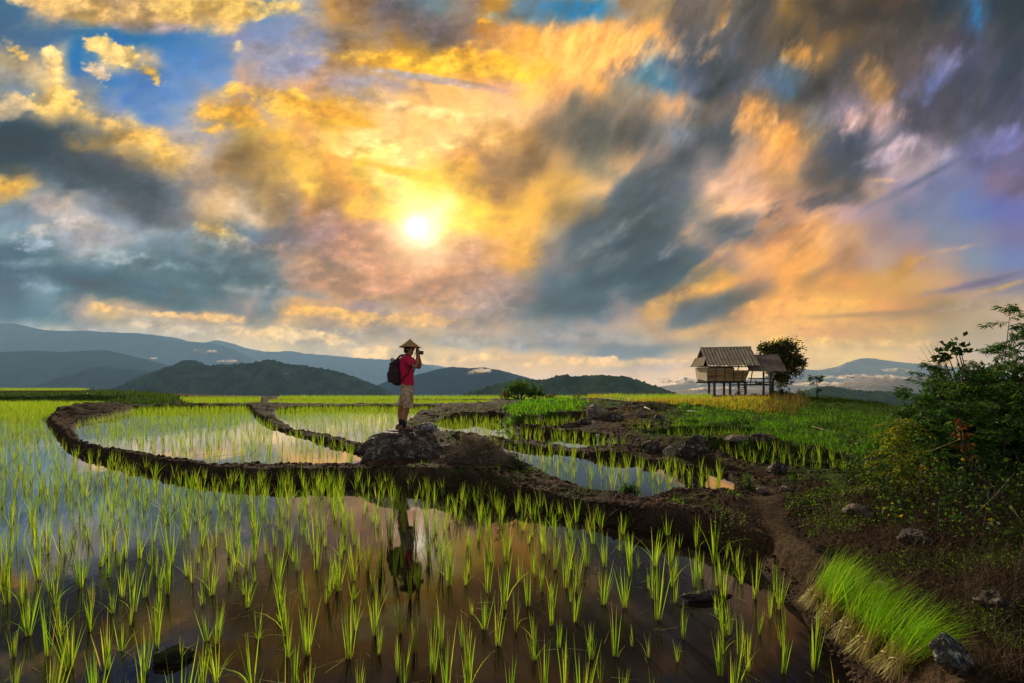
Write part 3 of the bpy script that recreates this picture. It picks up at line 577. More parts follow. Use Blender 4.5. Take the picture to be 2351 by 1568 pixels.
def mud_clods():
    r = np.random.RandomState(404); n = 90000; Y = np.exp(r.uniform(math.log(2.4), math.log(15), n)); X = r.uniform(-1.1, 1.1, n) * Y
    h, d, ins, L = ground_parts(X, Y, True); pd = path_d(X, Y)
    k = (~ins) & (d > .0) & (d < .55) & (r.rand(n) < np.clip(1.1 - d * 1.6, .1, 1) * (.35 + .65 * (perlin(X * 2, Y * 2, 12) > 0))) & (pd > .12); X, Y, h = X[k][:15000], Y[k][:15000], h[k][:15000]; n = len(X)
    bm = bmesh.new(); bmesh.ops.create_icosphere(bm, subdivisions=1, radius=1); bv = np.array([v.co[:] for v in bm.verts]); bf = np.array([[v.index for v in f.verts] for f in bm.faces]); bm.free()
    sz = r.uniform(.5, 1, n) ** 3 * .030 * np.clip(Y / 6, .6, 1.6); D = bv[None] * (1 + r.uniform(-.35, .35, (n, len(bv), 1))) * sz[:, None, None] * np.stack([r.uniform(.7, 1.6, n), r.uniform(.7, 1.3, n), r.uniform(.4, .8, n)], 1)[:, None]
    V = D + np.stack([X, Y, h], 1)[:, None]; Fq = bf[None] + (np.arange(n) * len(bv))[:, None, None]
    me = np_mesh('mud_clods', V.reshape(-1, 3), Fq.reshape(-1, 3)); o = new_obj('mud_clods', me, simple('clod_mud', (.020, .013, .009), .95, .5, 1.5, .004, 60, .05, col2=(.075, .048, .03)))
    tag(o, 'small crumbling clods of dark mud all over the paddy banks', 'mud clods', kind='stuff')
mud_clods()
# ------------------------------------------------------------------ hills and mountains: real ridges kilometres away
def hillmat(name, c1, c2, scale, bstr):
    m = material(name); t = NT(m); pos = t.pos()
    n = t.noise(scale, 6, .62, pos); c = t.mix(t.rng(n, .35, .65), c1, c2)
    nb = t.bump(t.noise(scale * 3, 5, .65, pos), 1.0, bstr)
    t.out(t.pbr(c, 1.0, nb, 0.0)); return m
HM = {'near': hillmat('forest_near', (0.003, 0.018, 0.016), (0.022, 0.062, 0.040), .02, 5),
      'greener': hillmat('forest_greener', (0.015, 0.035, 0.010), (0.060, 0.100, 0.030), .02, 10),  # greener, paler forest than the near one
      'mid': hillmat('forest_mid_hazed', (0.004, 0.030, 0.068), (0.008, 0.046, 0.092), .004, 8),  # blue of the distance haze painted into the forest colour
      'far': hillmat('forest_far_hazed', (0.020, 0.085, 0.16), (0.034, 0.115, 0.20), .003, 12),  # paler haze blue put into the base colour
      'warm': hillmat('forest_warm_hazed', (0.26, 0.19, 0.13), (0.34, 0.26, 0.18), .003, 60)}  # peach tone of the hazy air painted in as base colour
def hill(name, dist, ridge, mat, seed, depth=0.35, rough=0.012, trees=0.0, n=360):
    pts = [tuple(map(float, p.split())) for p in ridge.split('|')]
    xs = np.array([p[0] for p in pts]); ys = np.array([p[1] for p in pts])
    U = np.linspace((xs[0] - CX) / F, (xs[-1] - CX) / F, n); px = U * F + CX
    # smooth the outline
    yr = np.interp(px, xs, ys); k = max(3, n // 60) | 1; yr = np.convolve(np.pad(yr, k // 2, mode='edge'), np.ones(k) / k, 'valid')
    H = (HY - yr) / F * dist + EYE
    rows = 70; tt = np.concatenate([np.linspace(-1, 0, 44), np.linspace(0.04, 1, rows - 44)])
    base = -95.0
    V = np.zeros((rows, n, 3)); Hs = (H - base)
    for j, tq in enumerate(tt):
        Y = dist * (1 + depth * .55 * tq) if tq < 0 else dist * (1 + depth * 0.8 * tq)
        prof = 1 - abs(tq) ** 1.15 if tq < 0 else 1 - tq ** 1.5
        X = U * dist * (1 + 0.10 * tq)
        sc = 1 / (dist * 0.055)
        gul = (np.abs(fbm(X * sc, np.full(n, Y * sc * 0.7), seed, 4, .5)) * -2.2 + 0.35) * Hs.max() * (0.13 if mat == 'near' or mat == 'greener' else .03) * (1 - (1 - abs(tq)) ** 3) * np.clip(1.2 - abs(tq), 0, 1)
        fine = fbm(X * sc * 9, np.full(n, Y * sc * 9), seed + 7, 4, .6) * dist * rough * (.35 if mat in ('near', 'greener') else .15)
        tr = trees * np.maximum(0, perlin(X / trees / 1.6, np.full(n, Y / trees / 1.6), seed + 3)) if trees else 0
        V[j, :, 0] = X; V[j, :, 1] = Y; V[j, :, 2] = base + Hs * prof + gul + fine + tr
    idx = np.arange(rows * n).reshape(rows, n)
    q = np.stack([idx[:-1, :-1].ravel(), idx[:-1, 1:].ravel(), idx[1:, 1:].ravel(), idx[1:, :-1].ravel()], 1)
    o = new_obj(name, np_mesh(name, V.reshape(-1, 3), q), HM[mat], smooth=True); tag(o, kind='structure'); return o
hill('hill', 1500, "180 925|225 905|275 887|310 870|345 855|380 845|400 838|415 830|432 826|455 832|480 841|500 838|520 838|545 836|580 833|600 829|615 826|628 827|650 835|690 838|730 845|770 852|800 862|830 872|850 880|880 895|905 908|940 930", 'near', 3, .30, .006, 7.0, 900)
hill('hill', 1100, "1010 925|1060 908|1090 896|1130 884|1170 876|1200 872|1235 873|1260 870|1285 862|1300 860|1318 865|1340 863|1380 861|1430 865|1470 875|1510 888|1545 900|1570 912|1600 925", 'greener', 13, .28, .005, 5.5, 800)
hill('hill', 1300, "1760 930|1810 908|1850 897|1880 890|1905 886|1925 890|1960 896|1990 899|2020 898|2060 902|2100 904|2150 906|2250 912|2400 930", 'greener', 23, .28, .005, 5.5, 700)
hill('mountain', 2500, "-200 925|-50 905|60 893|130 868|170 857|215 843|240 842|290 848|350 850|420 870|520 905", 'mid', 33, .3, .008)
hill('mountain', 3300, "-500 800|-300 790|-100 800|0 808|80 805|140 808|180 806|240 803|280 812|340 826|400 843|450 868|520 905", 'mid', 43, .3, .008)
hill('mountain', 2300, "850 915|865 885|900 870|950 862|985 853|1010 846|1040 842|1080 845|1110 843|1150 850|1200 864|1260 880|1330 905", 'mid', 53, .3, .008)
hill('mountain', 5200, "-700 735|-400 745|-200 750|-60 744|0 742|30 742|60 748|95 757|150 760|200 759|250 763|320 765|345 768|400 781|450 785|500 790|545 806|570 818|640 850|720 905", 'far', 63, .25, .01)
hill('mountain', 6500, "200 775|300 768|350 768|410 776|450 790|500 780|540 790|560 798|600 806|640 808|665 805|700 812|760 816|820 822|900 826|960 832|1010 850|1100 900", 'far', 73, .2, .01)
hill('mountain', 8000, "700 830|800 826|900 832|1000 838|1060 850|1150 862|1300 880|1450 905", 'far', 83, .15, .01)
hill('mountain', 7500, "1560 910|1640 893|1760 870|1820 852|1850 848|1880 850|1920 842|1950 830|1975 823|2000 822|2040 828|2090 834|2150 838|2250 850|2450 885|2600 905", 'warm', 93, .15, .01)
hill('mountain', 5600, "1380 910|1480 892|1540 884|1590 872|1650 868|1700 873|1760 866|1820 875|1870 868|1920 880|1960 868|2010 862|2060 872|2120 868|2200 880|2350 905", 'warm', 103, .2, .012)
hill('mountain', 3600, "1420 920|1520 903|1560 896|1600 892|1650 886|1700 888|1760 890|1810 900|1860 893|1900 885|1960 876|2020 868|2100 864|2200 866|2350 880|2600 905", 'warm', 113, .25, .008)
# white shreds of cloud lying in the valleys
def cloudmat():
    m = material('valley_mist'); t = NT(m)
    n = t.noise(0.012, 6, .65, t.pos()); lw = t.new('ShaderNodeLayerWeight'); lw.inputs[0].default_value = 0.35
    a = t.math('MULTIPLY', t.math('MULTIPLY', t.rng(lw.outputs['Facing'], 0.80, 0.0), t.rng(n, .35, .75)), .55)
    d = t.new('ShaderNodeBsdfDiffuse'); t.put(d, 0, (.86, .74, .62, 1)); tl = t.new('ShaderNodeBsdfTranslucent'); t.put(tl, 0, (.95, .78, .62, 1))
    m1 = t.new('ShaderNodeMixShader'); m1.inputs[0].default_value = .6; t.l.new(d.outputs[0], m1.inputs[1]); t.l.new(tl.outputs[0], m1.inputs[2])
    tr = t.new('ShaderNodeBsdfTransparent'); m2 = t.new('ShaderNodeMixShader'); t.l.new(a, m2.inputs[0]); t.l.new(tr.outputs[0], m2.inputs[1]); t.l.new(m1.outputs[0], m2.inputs[2])
    t.out(m2.outputs[0]); return m
CM = cloudmat()
def cloud(px, py, wpx, hpx, dist, label, seed, slope=0.0):
    r = random.Random(seed); k = dist / F; c = PY(px, py, dist); parts = []
    me = bpy.data.meshes.new('cloud'); bm = bmesh.new()
    nb = max(5, int(wpx / max(hpx, 3) * 3))
    for i in range(nb):
        f = (i + .5) / nb * 2 - 1; env = math.sqrt(max(0.05, 1 - f * f))
        rad = hpx * k * (.30 + .45 * r.random()) * env
        o = Vector((f * wpx / 2 * k, r.uniform(-.4, .4) * hpx * k * 2, (r.uniform(-.5, .5) * hpx * .55 * env + f * slope) * k))
        bmesh.ops.create_icosphere(bm, subdivisions=3, radius=1, matrix=Matrix.Translation(o) @ Matrix.Diagonal((rad * 2.4, rad * 1.5, rad * .6, 1)))
    for v in bm.verts:
        n = mnoise.noise(v.co * (1.2 / (hpx * k)) + Vector((seed, 0, 0))); v.co.z += n * hpx * k * .35; v.co.x += n * hpx * k * .3
    bm.to_mesh(me); bm.free()
    o = new_obj('cloud', me, CM, loc=c, smooth=True)
    return tag(o, label, 'cloud', 'shreds of cloud lying on the mountains')
cloud(459, 805, 14, 16, 5000, 'small upright white wisp of cloud on the left mountain, left of its twin', 1)
cloud(481, 808, 26, 12, 5000, 'white tuft of cloud on the left mountain, right of the upright wisp', 2)
cloud(519, 829, 42, 7, 2300, 'flat white cloud shred hugging the crest of the dark forest hill', 3)
cloud(352, 823, 12, 4, 3200, 'tiny pale speck of mist on the blue slope above the forest hill', 4)
cloud(652, 857, 34, 9, 1450, 'thin white mist patch low on the dark forest hill face', 5)
cloud(1100, 853, 54, 14, 2200, 'white cloud tuft on the blue mountain right of the photographer', 6, 6)
cloud(1985, 866, 210, 13, 3500, 'long bank of pale mist under the highest right hand mountain', 7)
cloud(1880, 882, 130, 11, 3500, 'pale mist bank in the valley just right of the hut tree', 8)
cloud(1570, 874, 150, 20, 5000, 'broad pale mist behind the stilt hut on its left', 9)
cloud(2060, 850, 70, 10, 5400, 'short mist bank at the right foot of the highest right hand mountain', 10)
cloud(1660, 893, 170, 10, 3500, 'low mist bank seen between the hut posts', 11)
# ------------------------------------------------------------------ rice
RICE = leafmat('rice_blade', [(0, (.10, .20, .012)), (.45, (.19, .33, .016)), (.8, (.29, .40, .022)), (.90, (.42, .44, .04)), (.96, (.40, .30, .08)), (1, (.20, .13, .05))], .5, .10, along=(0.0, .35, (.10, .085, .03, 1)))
def clump(r, n, h, spread, wid, seg):
    P = np.zeros((n, 3)); a = r.uniform(0, 6.283, n); rad = r.uniform(0, .016, n); P[:, 0] = rad * np.cos(a); P[:, 1] = rad * np.sin(a); P[:, 2] = -.03
    L = h * r.uniform(.5, 1.05, n); tilt = np.abs(r.normal(0, spread, n)) + .02
    bend = np.where(r.rand(n) < .08, r.uniform(.6, 1.5, n), r.uniform(.0, .14, n))
    az = np.where(r.rand(n) < .8, a, r.uniform(0, 6.28, n))
    return blades(P, az, tilt, L + .03, wid * r.uniform(.7, 1.2, n), bend, seg, rnd=r)
def rice_points():
    pts = []
    for nm, z, poly in PAD:
        sp = {'near': (.185, .225), 'inner': (.24, .30), 'second': (.24, .30), 'right_big': (.27, .30), 'right_mid': (.26, .30)}.get(nm, (.24, .26))
        if nm in ('left_top', 'back_left', 'back_middle', 'back_far', 'left_step'): sp = (.26, .3)
        ang = {'near': .10, 'inner': -.05, 'second': .12, 'right_big': .3}.get(nm, .2)
        x0, y0 = poly.min(0); x1, y1 = poly.max(0); y1 = min(y1, 62)
        x0 = max(x0, -1.14 * y1 - 1); x1 = min(x1, 1.14 * y1 + 1); y0 = max(y0, 2.05)
        c, s = math.cos(ang), math.sin(ang); ext = max(x1 - x0, y1 - y0) * .75 + 1; cx, cy = (x0 + x1) / 2, (y0 + y1) / 2
        A, B = np.meshgrid(np.arange(-ext, ext, sp[0]), np.arange(-ext, ext, sp[1])); A = A + (np.round(B / sp[1]) % 2) * sp[0] * .3
        X = cx + A * c - B * s; Y = cy + A * s + B * c; X = X.ravel(); Y = Y.ravel()
        m = (X > x0) & (X < x1) & (Y > y0) & (Y < y1) & (np.abs(X) < 1.13 * Y + .3); X, Y = X[m], Y[m]
        X = X + rs.normal(0, .035, len(X)); Y = Y + rs.normal(0, .035, len(X))
        X = X + .05 * perlin(X * .8, Y * .8, 61); Y = Y + .05 * perlin(X * .8, Y * .8, 62)
        sd = poly_sd(X, Y, poly, 2); keep = (sd < -.05) & (rs.rand(len(X)) > .10)
        if nm == 'near': keep &= ~((Y < 12) & (rs.rand(len(X)) < .10))
        if nm == 'near':
            pk = np.clip(1 - (Y - 4.8) / 5.0, 0, 1) * .5 + .5; pk = np.maximum(pk, np.clip((Y - (21 if nm != 'near' else 17)) / 5, 0, .9)); pk = np.minimum(pk, np.where(Y > 4.2, .80, 1)); keep &= rs.rand(len(X)) < pk
        if nm in ('inner', 'second'): keep &= (rs.rand(len(X)) < .70) | (Y > 22)
        if nm in ('right_big', 'right_mid'): keep &= rs.rand(len(X)) < .85
        pts.append(np.stack([X[keep], Y[keep], np.full(keep.sum(), z)], 1))
    return np.concatenate(pts)
def rice_label(p, k, s, tl=0):
    fx, fy = CX + p[0] / p[1] * F, HY + EYE / p[1] * F
    side = ('at the left picture edge' if fx < 160 else 'left of the mossy clod' if fx < 370 and fy > 1400 else 'around the mossy clod' if fx < 560 and fy > 1400 else 'in the left part' if fx < 620 else
            'left of the reflected person' if fx < 860 else 'over the reflected person' if fx < 1010 else 'right of the reflected person' if fx < 1230 else 'in the middle right' if fx < 1500 else
            'around the floating mud lump' if fx < 1740 else 'beside the seedling bundles' if fy > 1400 else 'along the right bund')
    row = 'front row' if fy > 1560 else 'second row' if fy > 1460 else 'third row' if fy > 1380 else 'farther back'
    look = ('short' if s * (.27 + .05 * (k % 3)) < .27 else 'tall' if s * (.27 + .05 * (k % 3)) > .34 else 'middling') + ' ' + ('upright', 'slightly open', 'fanned', 'splayed')[k % 4]
    lean = ', leaning left' if tl < -.05 else ', leaning right' if tl > .05 else ', straight'
    return f'{look} rice clump{lean}, {side}, {row}'
def build_rice():
    pts = rice_points(); sel = np.argsort(pts[:, 1] + np.abs(pts[:, 0]) * .15)
    pts = pts[sel]; near = pts[:300]; rest = pts[300:]
    vr = []
    for k in range(14):
        r = np.random.RandomState(100 + k); n = [11, 16, 9, 14, 19, 10, 15][k % 7]
        v, q, t, a = clump(r, n, .25 + .045 * (k % 3), .032 + .018 * (k % 4), .0052, 5)
        me = np_mesh('rice_clump', v, q, {'tint': t, 'along': a}); me.materials.append(RICE); vr.append(me)
    word = {0: 'slender', 1: 'medium', 2: 'tall'}
    for i, p in enumerate(near):
        k = R.randrange(14); o = bpy.data.objects.new('rice_clump', vr[k]); COL.objects.link(o)
        s = R.choice((.62, .8, .9, 1.0, 1.1, 1.2)) * R.uniform(.93, 1.07) * (1.12 if p[1] > 3.5 else .98); o.location = p; o.scale = (s, s, s * R.uniform(.9, 1.1)); o.rotation_euler = (R.gauss(0, .045), R.gauss(0, .045), R.uniform(0, 6.28))
        tag(o, rice_label(p, k, s, o.rotation_euler.y), 'rice plant', 'rice clumps of the nearest paddy')
    same = {}
    for o in [o for o in COL.objects if o.get('category') == 'rice plant']: same.setdefault(o['label'], []).append(o)
    for lab, os_ in same.items():
        os_.sort(key=lambda o: o.location.x / o.location.y); n = len(os_)
        if n > 1:
            names = {2: ['left one', 'right one'], 3: ['leftmost', 'middle one', 'rightmost']}.get(n) or ['leftmost'] + [w + ' from left' for w in ('second', 'third', 'fourth', 'fifth', 'sixth', 'seventh', 'eighth', 'ninth', 'tenth')][:n - 1]
            for o, w in zip(os_, names): o['label'] = lab + ', ' + w
    parts = []; r = np.random.RandomState(5)
    for lo, hi, nb, seg, wk in ((0, 8, 11, 4, .92), (8, 15, 7, 3, 1.05), (15, 26, 6, 2, 1.35), (26, 99, 5, 2, 2.2)):
        m = (rest[:, 1] >= lo) & (rest[:, 1] < hi); P = rest[m]; n = len(P)
        if not n: continue
        A = r.uniform(0, 6.283, (n, nb)); rad = r.uniform(0, .018 if hi < 20 else .05, (n, nb)); hh = (np.where(P[:, 1] > 9, .36, .33) * r.uniform(.75, 1.15, n))[:, None] * r.uniform(.55, 1.05, (n, nb))
        PP = np.stack([P[:, None, 0] + rad * np.cos(A), P[:, None, 1] + rad * np.sin(A), np.broadcast_to(P[:, None, 2] - .03, (n, nb))], 2).reshape(-1, 3)
        lean = np.repeat(np.abs(r.normal(0, .10, n)), nb); tilt = np.abs(r.normal(0, .055, n * nb)) + .01 + lean * .35
        bend = np.where(r.rand(n * nb) < .1, r.uniform(.7, 1.6, n * nb), r.uniform(.02, .35, n * nb))
        parts.append(blades(PP, A.ravel(), tilt, hh.ravel() + .03, .0062 * wk * r.uniform(.7, 1.2, n * nb), bend, seg, rnd=r))
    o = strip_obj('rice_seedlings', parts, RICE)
    tag(o, 'thousands of green rice seedlings filling the farther flooded terraces', 'rice', kind='stuff')
    # thin fallen blades and straw floating between the clumps
    n = 700; X = r.uniform(-1, 1, n); Y = r.uniform(2.2, 8.5, n); X = X * Y * 1.1
    sd = poly_sd(X, Y, PAD[0][2], 2); k = sd < -.05; X, Y = X[k], Y[k]; n = len(X)
    b = blades(np.stack([X, Y, np.full(n, .003)], 1), r.uniform(0, 6.28, n), 1.5, r.uniform(.05, .22, n), .0035, r.uniform(-.12, .05, n), 4, rnd=r)
    fm = leafmat('straw', [(0, (.10, .07, .03)), (.6, (.25, .19, .07)), (1, (.22, .28, .05))], .2, .1)
    o = strip_obj('floating_straw', [b], fm); tag(o, 'thin brown and green straw blades floating flat on the nearest paddy', 'straw', kind='stuff')
build_rice()
# ------------------------------------------------------------------ grass on the banks
def scatter(poly, n, frame_z, r, soft=0.25, seed=1, dens=None):
    """random spots inside an outline given in the frame, placed on the terrain; density follows the picture"""
    p = uv_of(poly, frame_z); x0, y0 = p.min(0); x1, y1 = p.max(0)
    Y = np.exp(r.uniform(math.log(max(y0, 2)), math.log(y1), n * 3)); X = r.uniform(-1.15, 1.15, n * 3) * Y
    m = (X > x0) & (X < x1); X, Y = X[m], Y[m]
    sd = poly_sd(X, Y, p, 3) + perlin(X * 1.1, Y * 1.1, seed) * soft * 1.5; X, Y = X[sd < 0], Y[sd < 0]
    if dens is not None: k = r.rand(len(X)) < np.clip(dens(X, Y), 0, 1); X, Y = X[k], Y[k]
    X, Y = X[:n], Y[:n]
    h, d, ins, L = ground_parts(X, Y, True); k = d > .04
    return np.stack([X[k], Y[k], h[k]], 1)
def turf(name, label, poly, n, z, mat, hmin, hmax, width, tilt, bend, seed, per=1, seg=2, soft=.25, dens=None, cat='grass'):
    r = np.random.RandomState(seed); P = scatter(poly, n, z, r, soft, seed, dens); n = len(P)
    if per > 1: P = np.repeat(P, per, 0) + np.concatenate([r.normal(0, .025, (n * per, 2)), np.zeros((n * per, 1))], 1); n = n * per
    ws = width * np.clip(P[:, 1] / 6, .8, 8)
    b = blades(P - np.array([0, 0, .01]), r.uniform(0, 6.28, n), np.abs(r.normal(0, tilt, n)), r.uniform(hmin, hmax, n), ws, r.uniform(0, bend, n), seg, rnd=r)
    o = strip_obj(name, [b], mat); return tag(o, label, cat, kind='stuff')
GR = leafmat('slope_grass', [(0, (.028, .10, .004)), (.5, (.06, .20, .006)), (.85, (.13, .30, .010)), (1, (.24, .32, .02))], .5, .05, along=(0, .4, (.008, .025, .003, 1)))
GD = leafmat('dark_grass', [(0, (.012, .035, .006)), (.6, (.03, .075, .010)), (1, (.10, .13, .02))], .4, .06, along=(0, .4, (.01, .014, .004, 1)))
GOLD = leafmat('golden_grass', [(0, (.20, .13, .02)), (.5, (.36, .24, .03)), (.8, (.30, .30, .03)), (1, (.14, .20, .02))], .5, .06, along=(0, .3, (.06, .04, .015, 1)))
RUST = leafmat('rusty_grass', [(0, (.04, .025, .012)), (.5, (.12, .068, .024)), (1, (.12, .12, .025))], .4, .05)
TW = leafmat('dead_stalks', [(0, (.018, .012, .008)), (.6, (.055, .036, .022)), (1, (.17, .12, .08))], .1, .03)
clumpy = lambda s, a, b: (lambda X, Y: np.clip((perlin(X * s, Y * s, 88) - a) / (b - a), .05, 1))
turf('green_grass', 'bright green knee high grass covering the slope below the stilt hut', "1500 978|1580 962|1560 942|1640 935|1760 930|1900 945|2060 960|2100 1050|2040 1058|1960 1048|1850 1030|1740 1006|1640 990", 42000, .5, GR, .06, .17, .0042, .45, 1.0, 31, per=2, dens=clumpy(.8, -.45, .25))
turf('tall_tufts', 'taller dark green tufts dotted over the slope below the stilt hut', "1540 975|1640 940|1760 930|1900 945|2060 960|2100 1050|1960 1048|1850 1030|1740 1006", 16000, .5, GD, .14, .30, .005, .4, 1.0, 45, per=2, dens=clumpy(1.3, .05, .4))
turf('hillside_weeds', 'mixed dark green weeds on the hillside right of the stilt hut', "1780 920|1830 908|1900 908|1990 917|2060 925|2100 950|2100 1000|1950 985|1840 950|1760 935", 26000, .6, GD, .07, .20, .005, .5, 1.0, 32, per=2, soft=.6)
turf('golden_grass', 'golden dry grass along the terrace edge in front of the stilt hut', "1440 922|1500 927|1560 930|1700 935|1760 937|1800 928|1750 915|1700 916|1560 920|1500 917", 12000, .75, GOLD, .10, .28, .005, .25, .5, 33, per=2, soft=.3)
turf('golden_tuft', 'bright golden grass hump on the terrace left of the golden strip', "1345 917|1430 918|1420 909|1355 910", 3500, .62, GOLD, .25, .5, .006, .3, .6, 34, per=2)
turf('rusty_weeds', 'reddish brown dry weeds at the foot of the shelter posts', "1750 938|1800 940|1850 930|1845 914|1760 914", 5000, .78, RUST, .2, .55, .006, .3, .6, 35, per=2, soft=.4)
turf('leafy_bank', 'dark green leafy weeds on the bank left of the rocky outcrop', "1150 958|1190 962|1260 956|1330 948|1345 928|1300 918|1200 922|1150 938", 9000, .6, GR, .10, .3, .010, .5, 1.0, 36, per=2, soft=.4)
turf('back_bank_grass', 'strip of green grass on the far terrace bank at the left', "-300 922|0 923|150 921|300 924|420 926|420 912|300 902|200 899|0 899|-300 899", 14000, .5, GD, .15, .4, .008, .4, .9, 37, per=2, soft=.8)
turf('far_green_field', 'even bright green grass field on the far centre terraces', "930 914|1160 916|1360 915|1360 909|930 909", 9000, .42, GR, .15, .35, .007, .2, .4, 38, per=1, soft=.8)
turf('bund_grass', 'short green grass sprouting along the mud bunds and terrace walls', "600 1110|850 1115|1200 1150|1500 1210|1700 1270|1850 1370|1800 1330|1900 1250|1950 1100|1900 1000|1500 965|1180 960|1000 980|880 1060|600 1080", 26000, .25, GR, .03, .11, .004, .5, .9, 39, soft=.5, dens=lambda X, Y: np.clip(perlin(X * 1.6, Y * 1.6, 91) * 2.6 - .75, 0, 1) * (path_d(X, Y) > .3))
turf('bank_scrub', 'brown and olive scrub over the bare banks behind the boulder', "900 975|960 950|1020 932|1150 930|1420 950|1540 955|1640 985|1700 1010|1560 1000|1440 990|1380 962|1250 978|1150 965|1050 968|980 985", 15000, .45, RUST, .03, .14, .005, .6, 1.0, 40, per=2, seg=2, soft=.5, dens=clumpy(1.5, -.3, .4))
turf('bank_weeds', 'low green weeds dotted on the bare banks behind the boulder', "900 975|960 950|1020 932|1150 930|1420 950|1540 955|1640 985|1700 1010|1560 1000|1440 990|1380 962|1250 978|1150 965|1050 968|980 985", 12000, .45, GR, .03, .12, .005, .6, 1.0, 44, per=2, seg=2, soft=.5, dens=clumpy(1.1, .0, .5))
# creeping clover-like leaves over the dark soil at the right
def creeping(name, label, poly, n, z, mat, lo, hi, seed, s, a, b, up=.06, cat='ground cover'):
    r = np.random.RandomState(seed); P = scatter(poly, n, z, r, .4, seed, lambda X, Y: np.clip((perlin(X * s, Y * s, seed + 9) + .35 * perlin(X * s * 4, Y * s * 4, seed + 10) - a) / (b - a), 0, 1) * (path_d(X, Y) > .24))
    n = len(P); P[:, 2] += r.uniform(.0, up, n); D = r.normal(size=(n, 3)); D[:, 2] = np.abs(D[:, 2]) * .35 + .1
    sz = r.uniform(lo, hi, n) * np.clip(P[:, 1] / 5, .8, 3); o = strip_obj(name, [leaves(P, D, sz, sz * .65, r)], mat); return tag(o, label, cat, kind='stuff')
CL = leafmat('clover_leaf', [(0, (.012, .035, .004)), (.5, (.035, .10, .008)), (1, (.16, .26, .015))], .45, .05)
RB = "1520 1150|1700 1138|1850 1100|1960 1100|2100 1120|2351 1150|2600 1250|2600 1750|2250 1750|2150 1560|2000 1460|1900 1380|1800 1270|1650 1200"
creeping('clover_patches', 'small green creeping leaves in patches on the dark soil beside the path', RB, 52000, .28, CL, .010, .024, 51, 1.3, -.10, .28)
creeping('leaf_litter', 'brown fallen leaf litter scattered over the soil beside the path', RB, 26000, .28, TW, .010, .028, 52, .9, -.5, .5, .02, 'leaf litter')
turf('dry_weeds', 'tangle of thin dry grass stalks over the soil right of the path', "1880 1110|2000 1105|2351 1120|2600 1250|2600 1750|2330 1750|2200 1600|2080 1470|1990 1330|1900 1220", 20000, .35, TW, .08, .30, .0028, .7, 1.4, 53, seg=3, soft=.4)
turf('short_stubble', 'short dead stubble on the bare soil between bund and path', RB, 26000, .28, TW, .02, .07, .003, .8, .8, 54, seg=2, soft=.4)
# ------------------------------------------------------------------ shrubs and trees
BARK = simple('bark', (.055, .04, .028), .9, .4, 12, .01, 30); BARKP = simple('pale_bark', (.16, .12, .085), .9, .35, 12, .008, 30)
DARKLEAF = leafmat('dark_leaf', [(0, (.006, .018, .004)), (.6, (.016, .042, .007)), (1, (.045, .085, .012))], .30, .10)
MIDLEAF = leafmat('mid_leaf', [(0, (.015, .045, .006)), (.6, (.045, .10, .010)), (1, (.12, .18, .02))], .42, .10)
YELLEAF = leafmat('yellow_leaf', [(0, (.03, .065, .005)), (.55, (.08, .12, .008)), (.9, (.20, .20, .012)), (1, (.28, .17, .01))], .5, .08)
BAMLEAF = leafmat('bamboo_leaf', [(0, (.010, .030, .005)), (.6, (.022, .065, .010)), (.9, (.05, .12, .018)), (1, (.12, .17, .03))], .38, .10)
DEADLEAF = leafmat('dead_leaf', [(0, (.06, .022, .012)), (.7, (.15, .06, .025)), (1, (.26, .14, .05))], .3, .05)
def branching(base, height, r, n_limb, spread, rad, lean=(0, 0), start=.3, droop=0.0, sub=3, wig=.08):
    """trunk and limbs; returns mesh builder and twig tips with directions"""
    b = MB(); tips = []
    pts = []; p = Vector(base); N_ = 7
    for i in range(N_ + 1):
        t = i / N_; pts.append(Vector((base[0] + lean[0] * t + r.gauss(0, wig) * height * .12 * (t > 0), base[1] + lean[1] * t + r.gauss(0, wig) * height * .12 * (t > 0), base[2] + height * t)))
    b.tube(pts, [rad * (1 - .8 * i / N_) for i in range(N_ + 1)], 7)
    for k in range(n_limb):
        t = start + (1 - start) * (k + .5) / n_limb; i = min(int(t * N_), N_ - 1); f = t * N_ - i; q = pts[i].lerp(pts[i + 1], f)
        a = k * 2.4 + r.uniform(-.5, .5); ln = spread * (1.15 - .7 * abs(t - .55)) * r.uniform(.7, 1.15)
        up = .55 - droop * r.uniform(.3, 1); d = Vector((math.cos(a), math.sin(a), up)).normalized()
        lp = [q]
        for s in range(4):
            d = (d + Vector((r.gauss(0, .22), r.gauss(0, .22), r.gauss(.03, .15) - droop * .25))).normalized(); lp.append(lp[-1] + d * ln / 4)
        r0 = rad * (1 - .75 * t) * .55; b.tube(lp, [r0, r0 * .75, r0 * .5, r0 * .35, r0 * .15], 5)
        for s in range(1, 5):
            for _ in range(sub):
                dd = (d + Vector((r.gauss(0, .7), r.gauss(0, .7), r.gauss(.1, .5)))).normalized(); l2 = ln * .28 * r.uniform(.5, 1.2); e = lp[s] + dd * l2
                b.tube([lp[s], lp[s] + dd * l2 * .5 + Vector((0, 0, .02 * l2)), e], [r0 * .3, r0 * .2, r0 * .08], 4, caps=False); tips.append((lp[s].lerp(e, .5), dd)); tips.append((e, dd))
    return b, tips
def foliage(tips, per, rad, L, W, r, tint_by=None, down=0.0):
    P = []; D = []; T = []
    for p, d in tips:
        n = per if isinstance(per, int) else r.randint(*per); tt = r.random()
        for _ in range(n):
            o = Vector((r.gauss(0, 1), r.gauss(0, 1), r.gauss(0, .8))) * rad; P.append(p + o); D.append(Vector(d) * .6 + Vector((r.gauss(0, .7), r.gauss(0, .7), r.gauss(-down, .5)))); T.append(min(1, max(0, .6 * tt + .4 * r.random())))
    n = len(P); q = np.array([L * r.uniform(.6, 1.2) for _ in range(n)])
    return leaves(np.array([tuple(p) for p in P]), np.array([tuple(d) for d in D]), q, q * W, np.random.RandomState(r.randrange(9999)), tint=np.array(T))
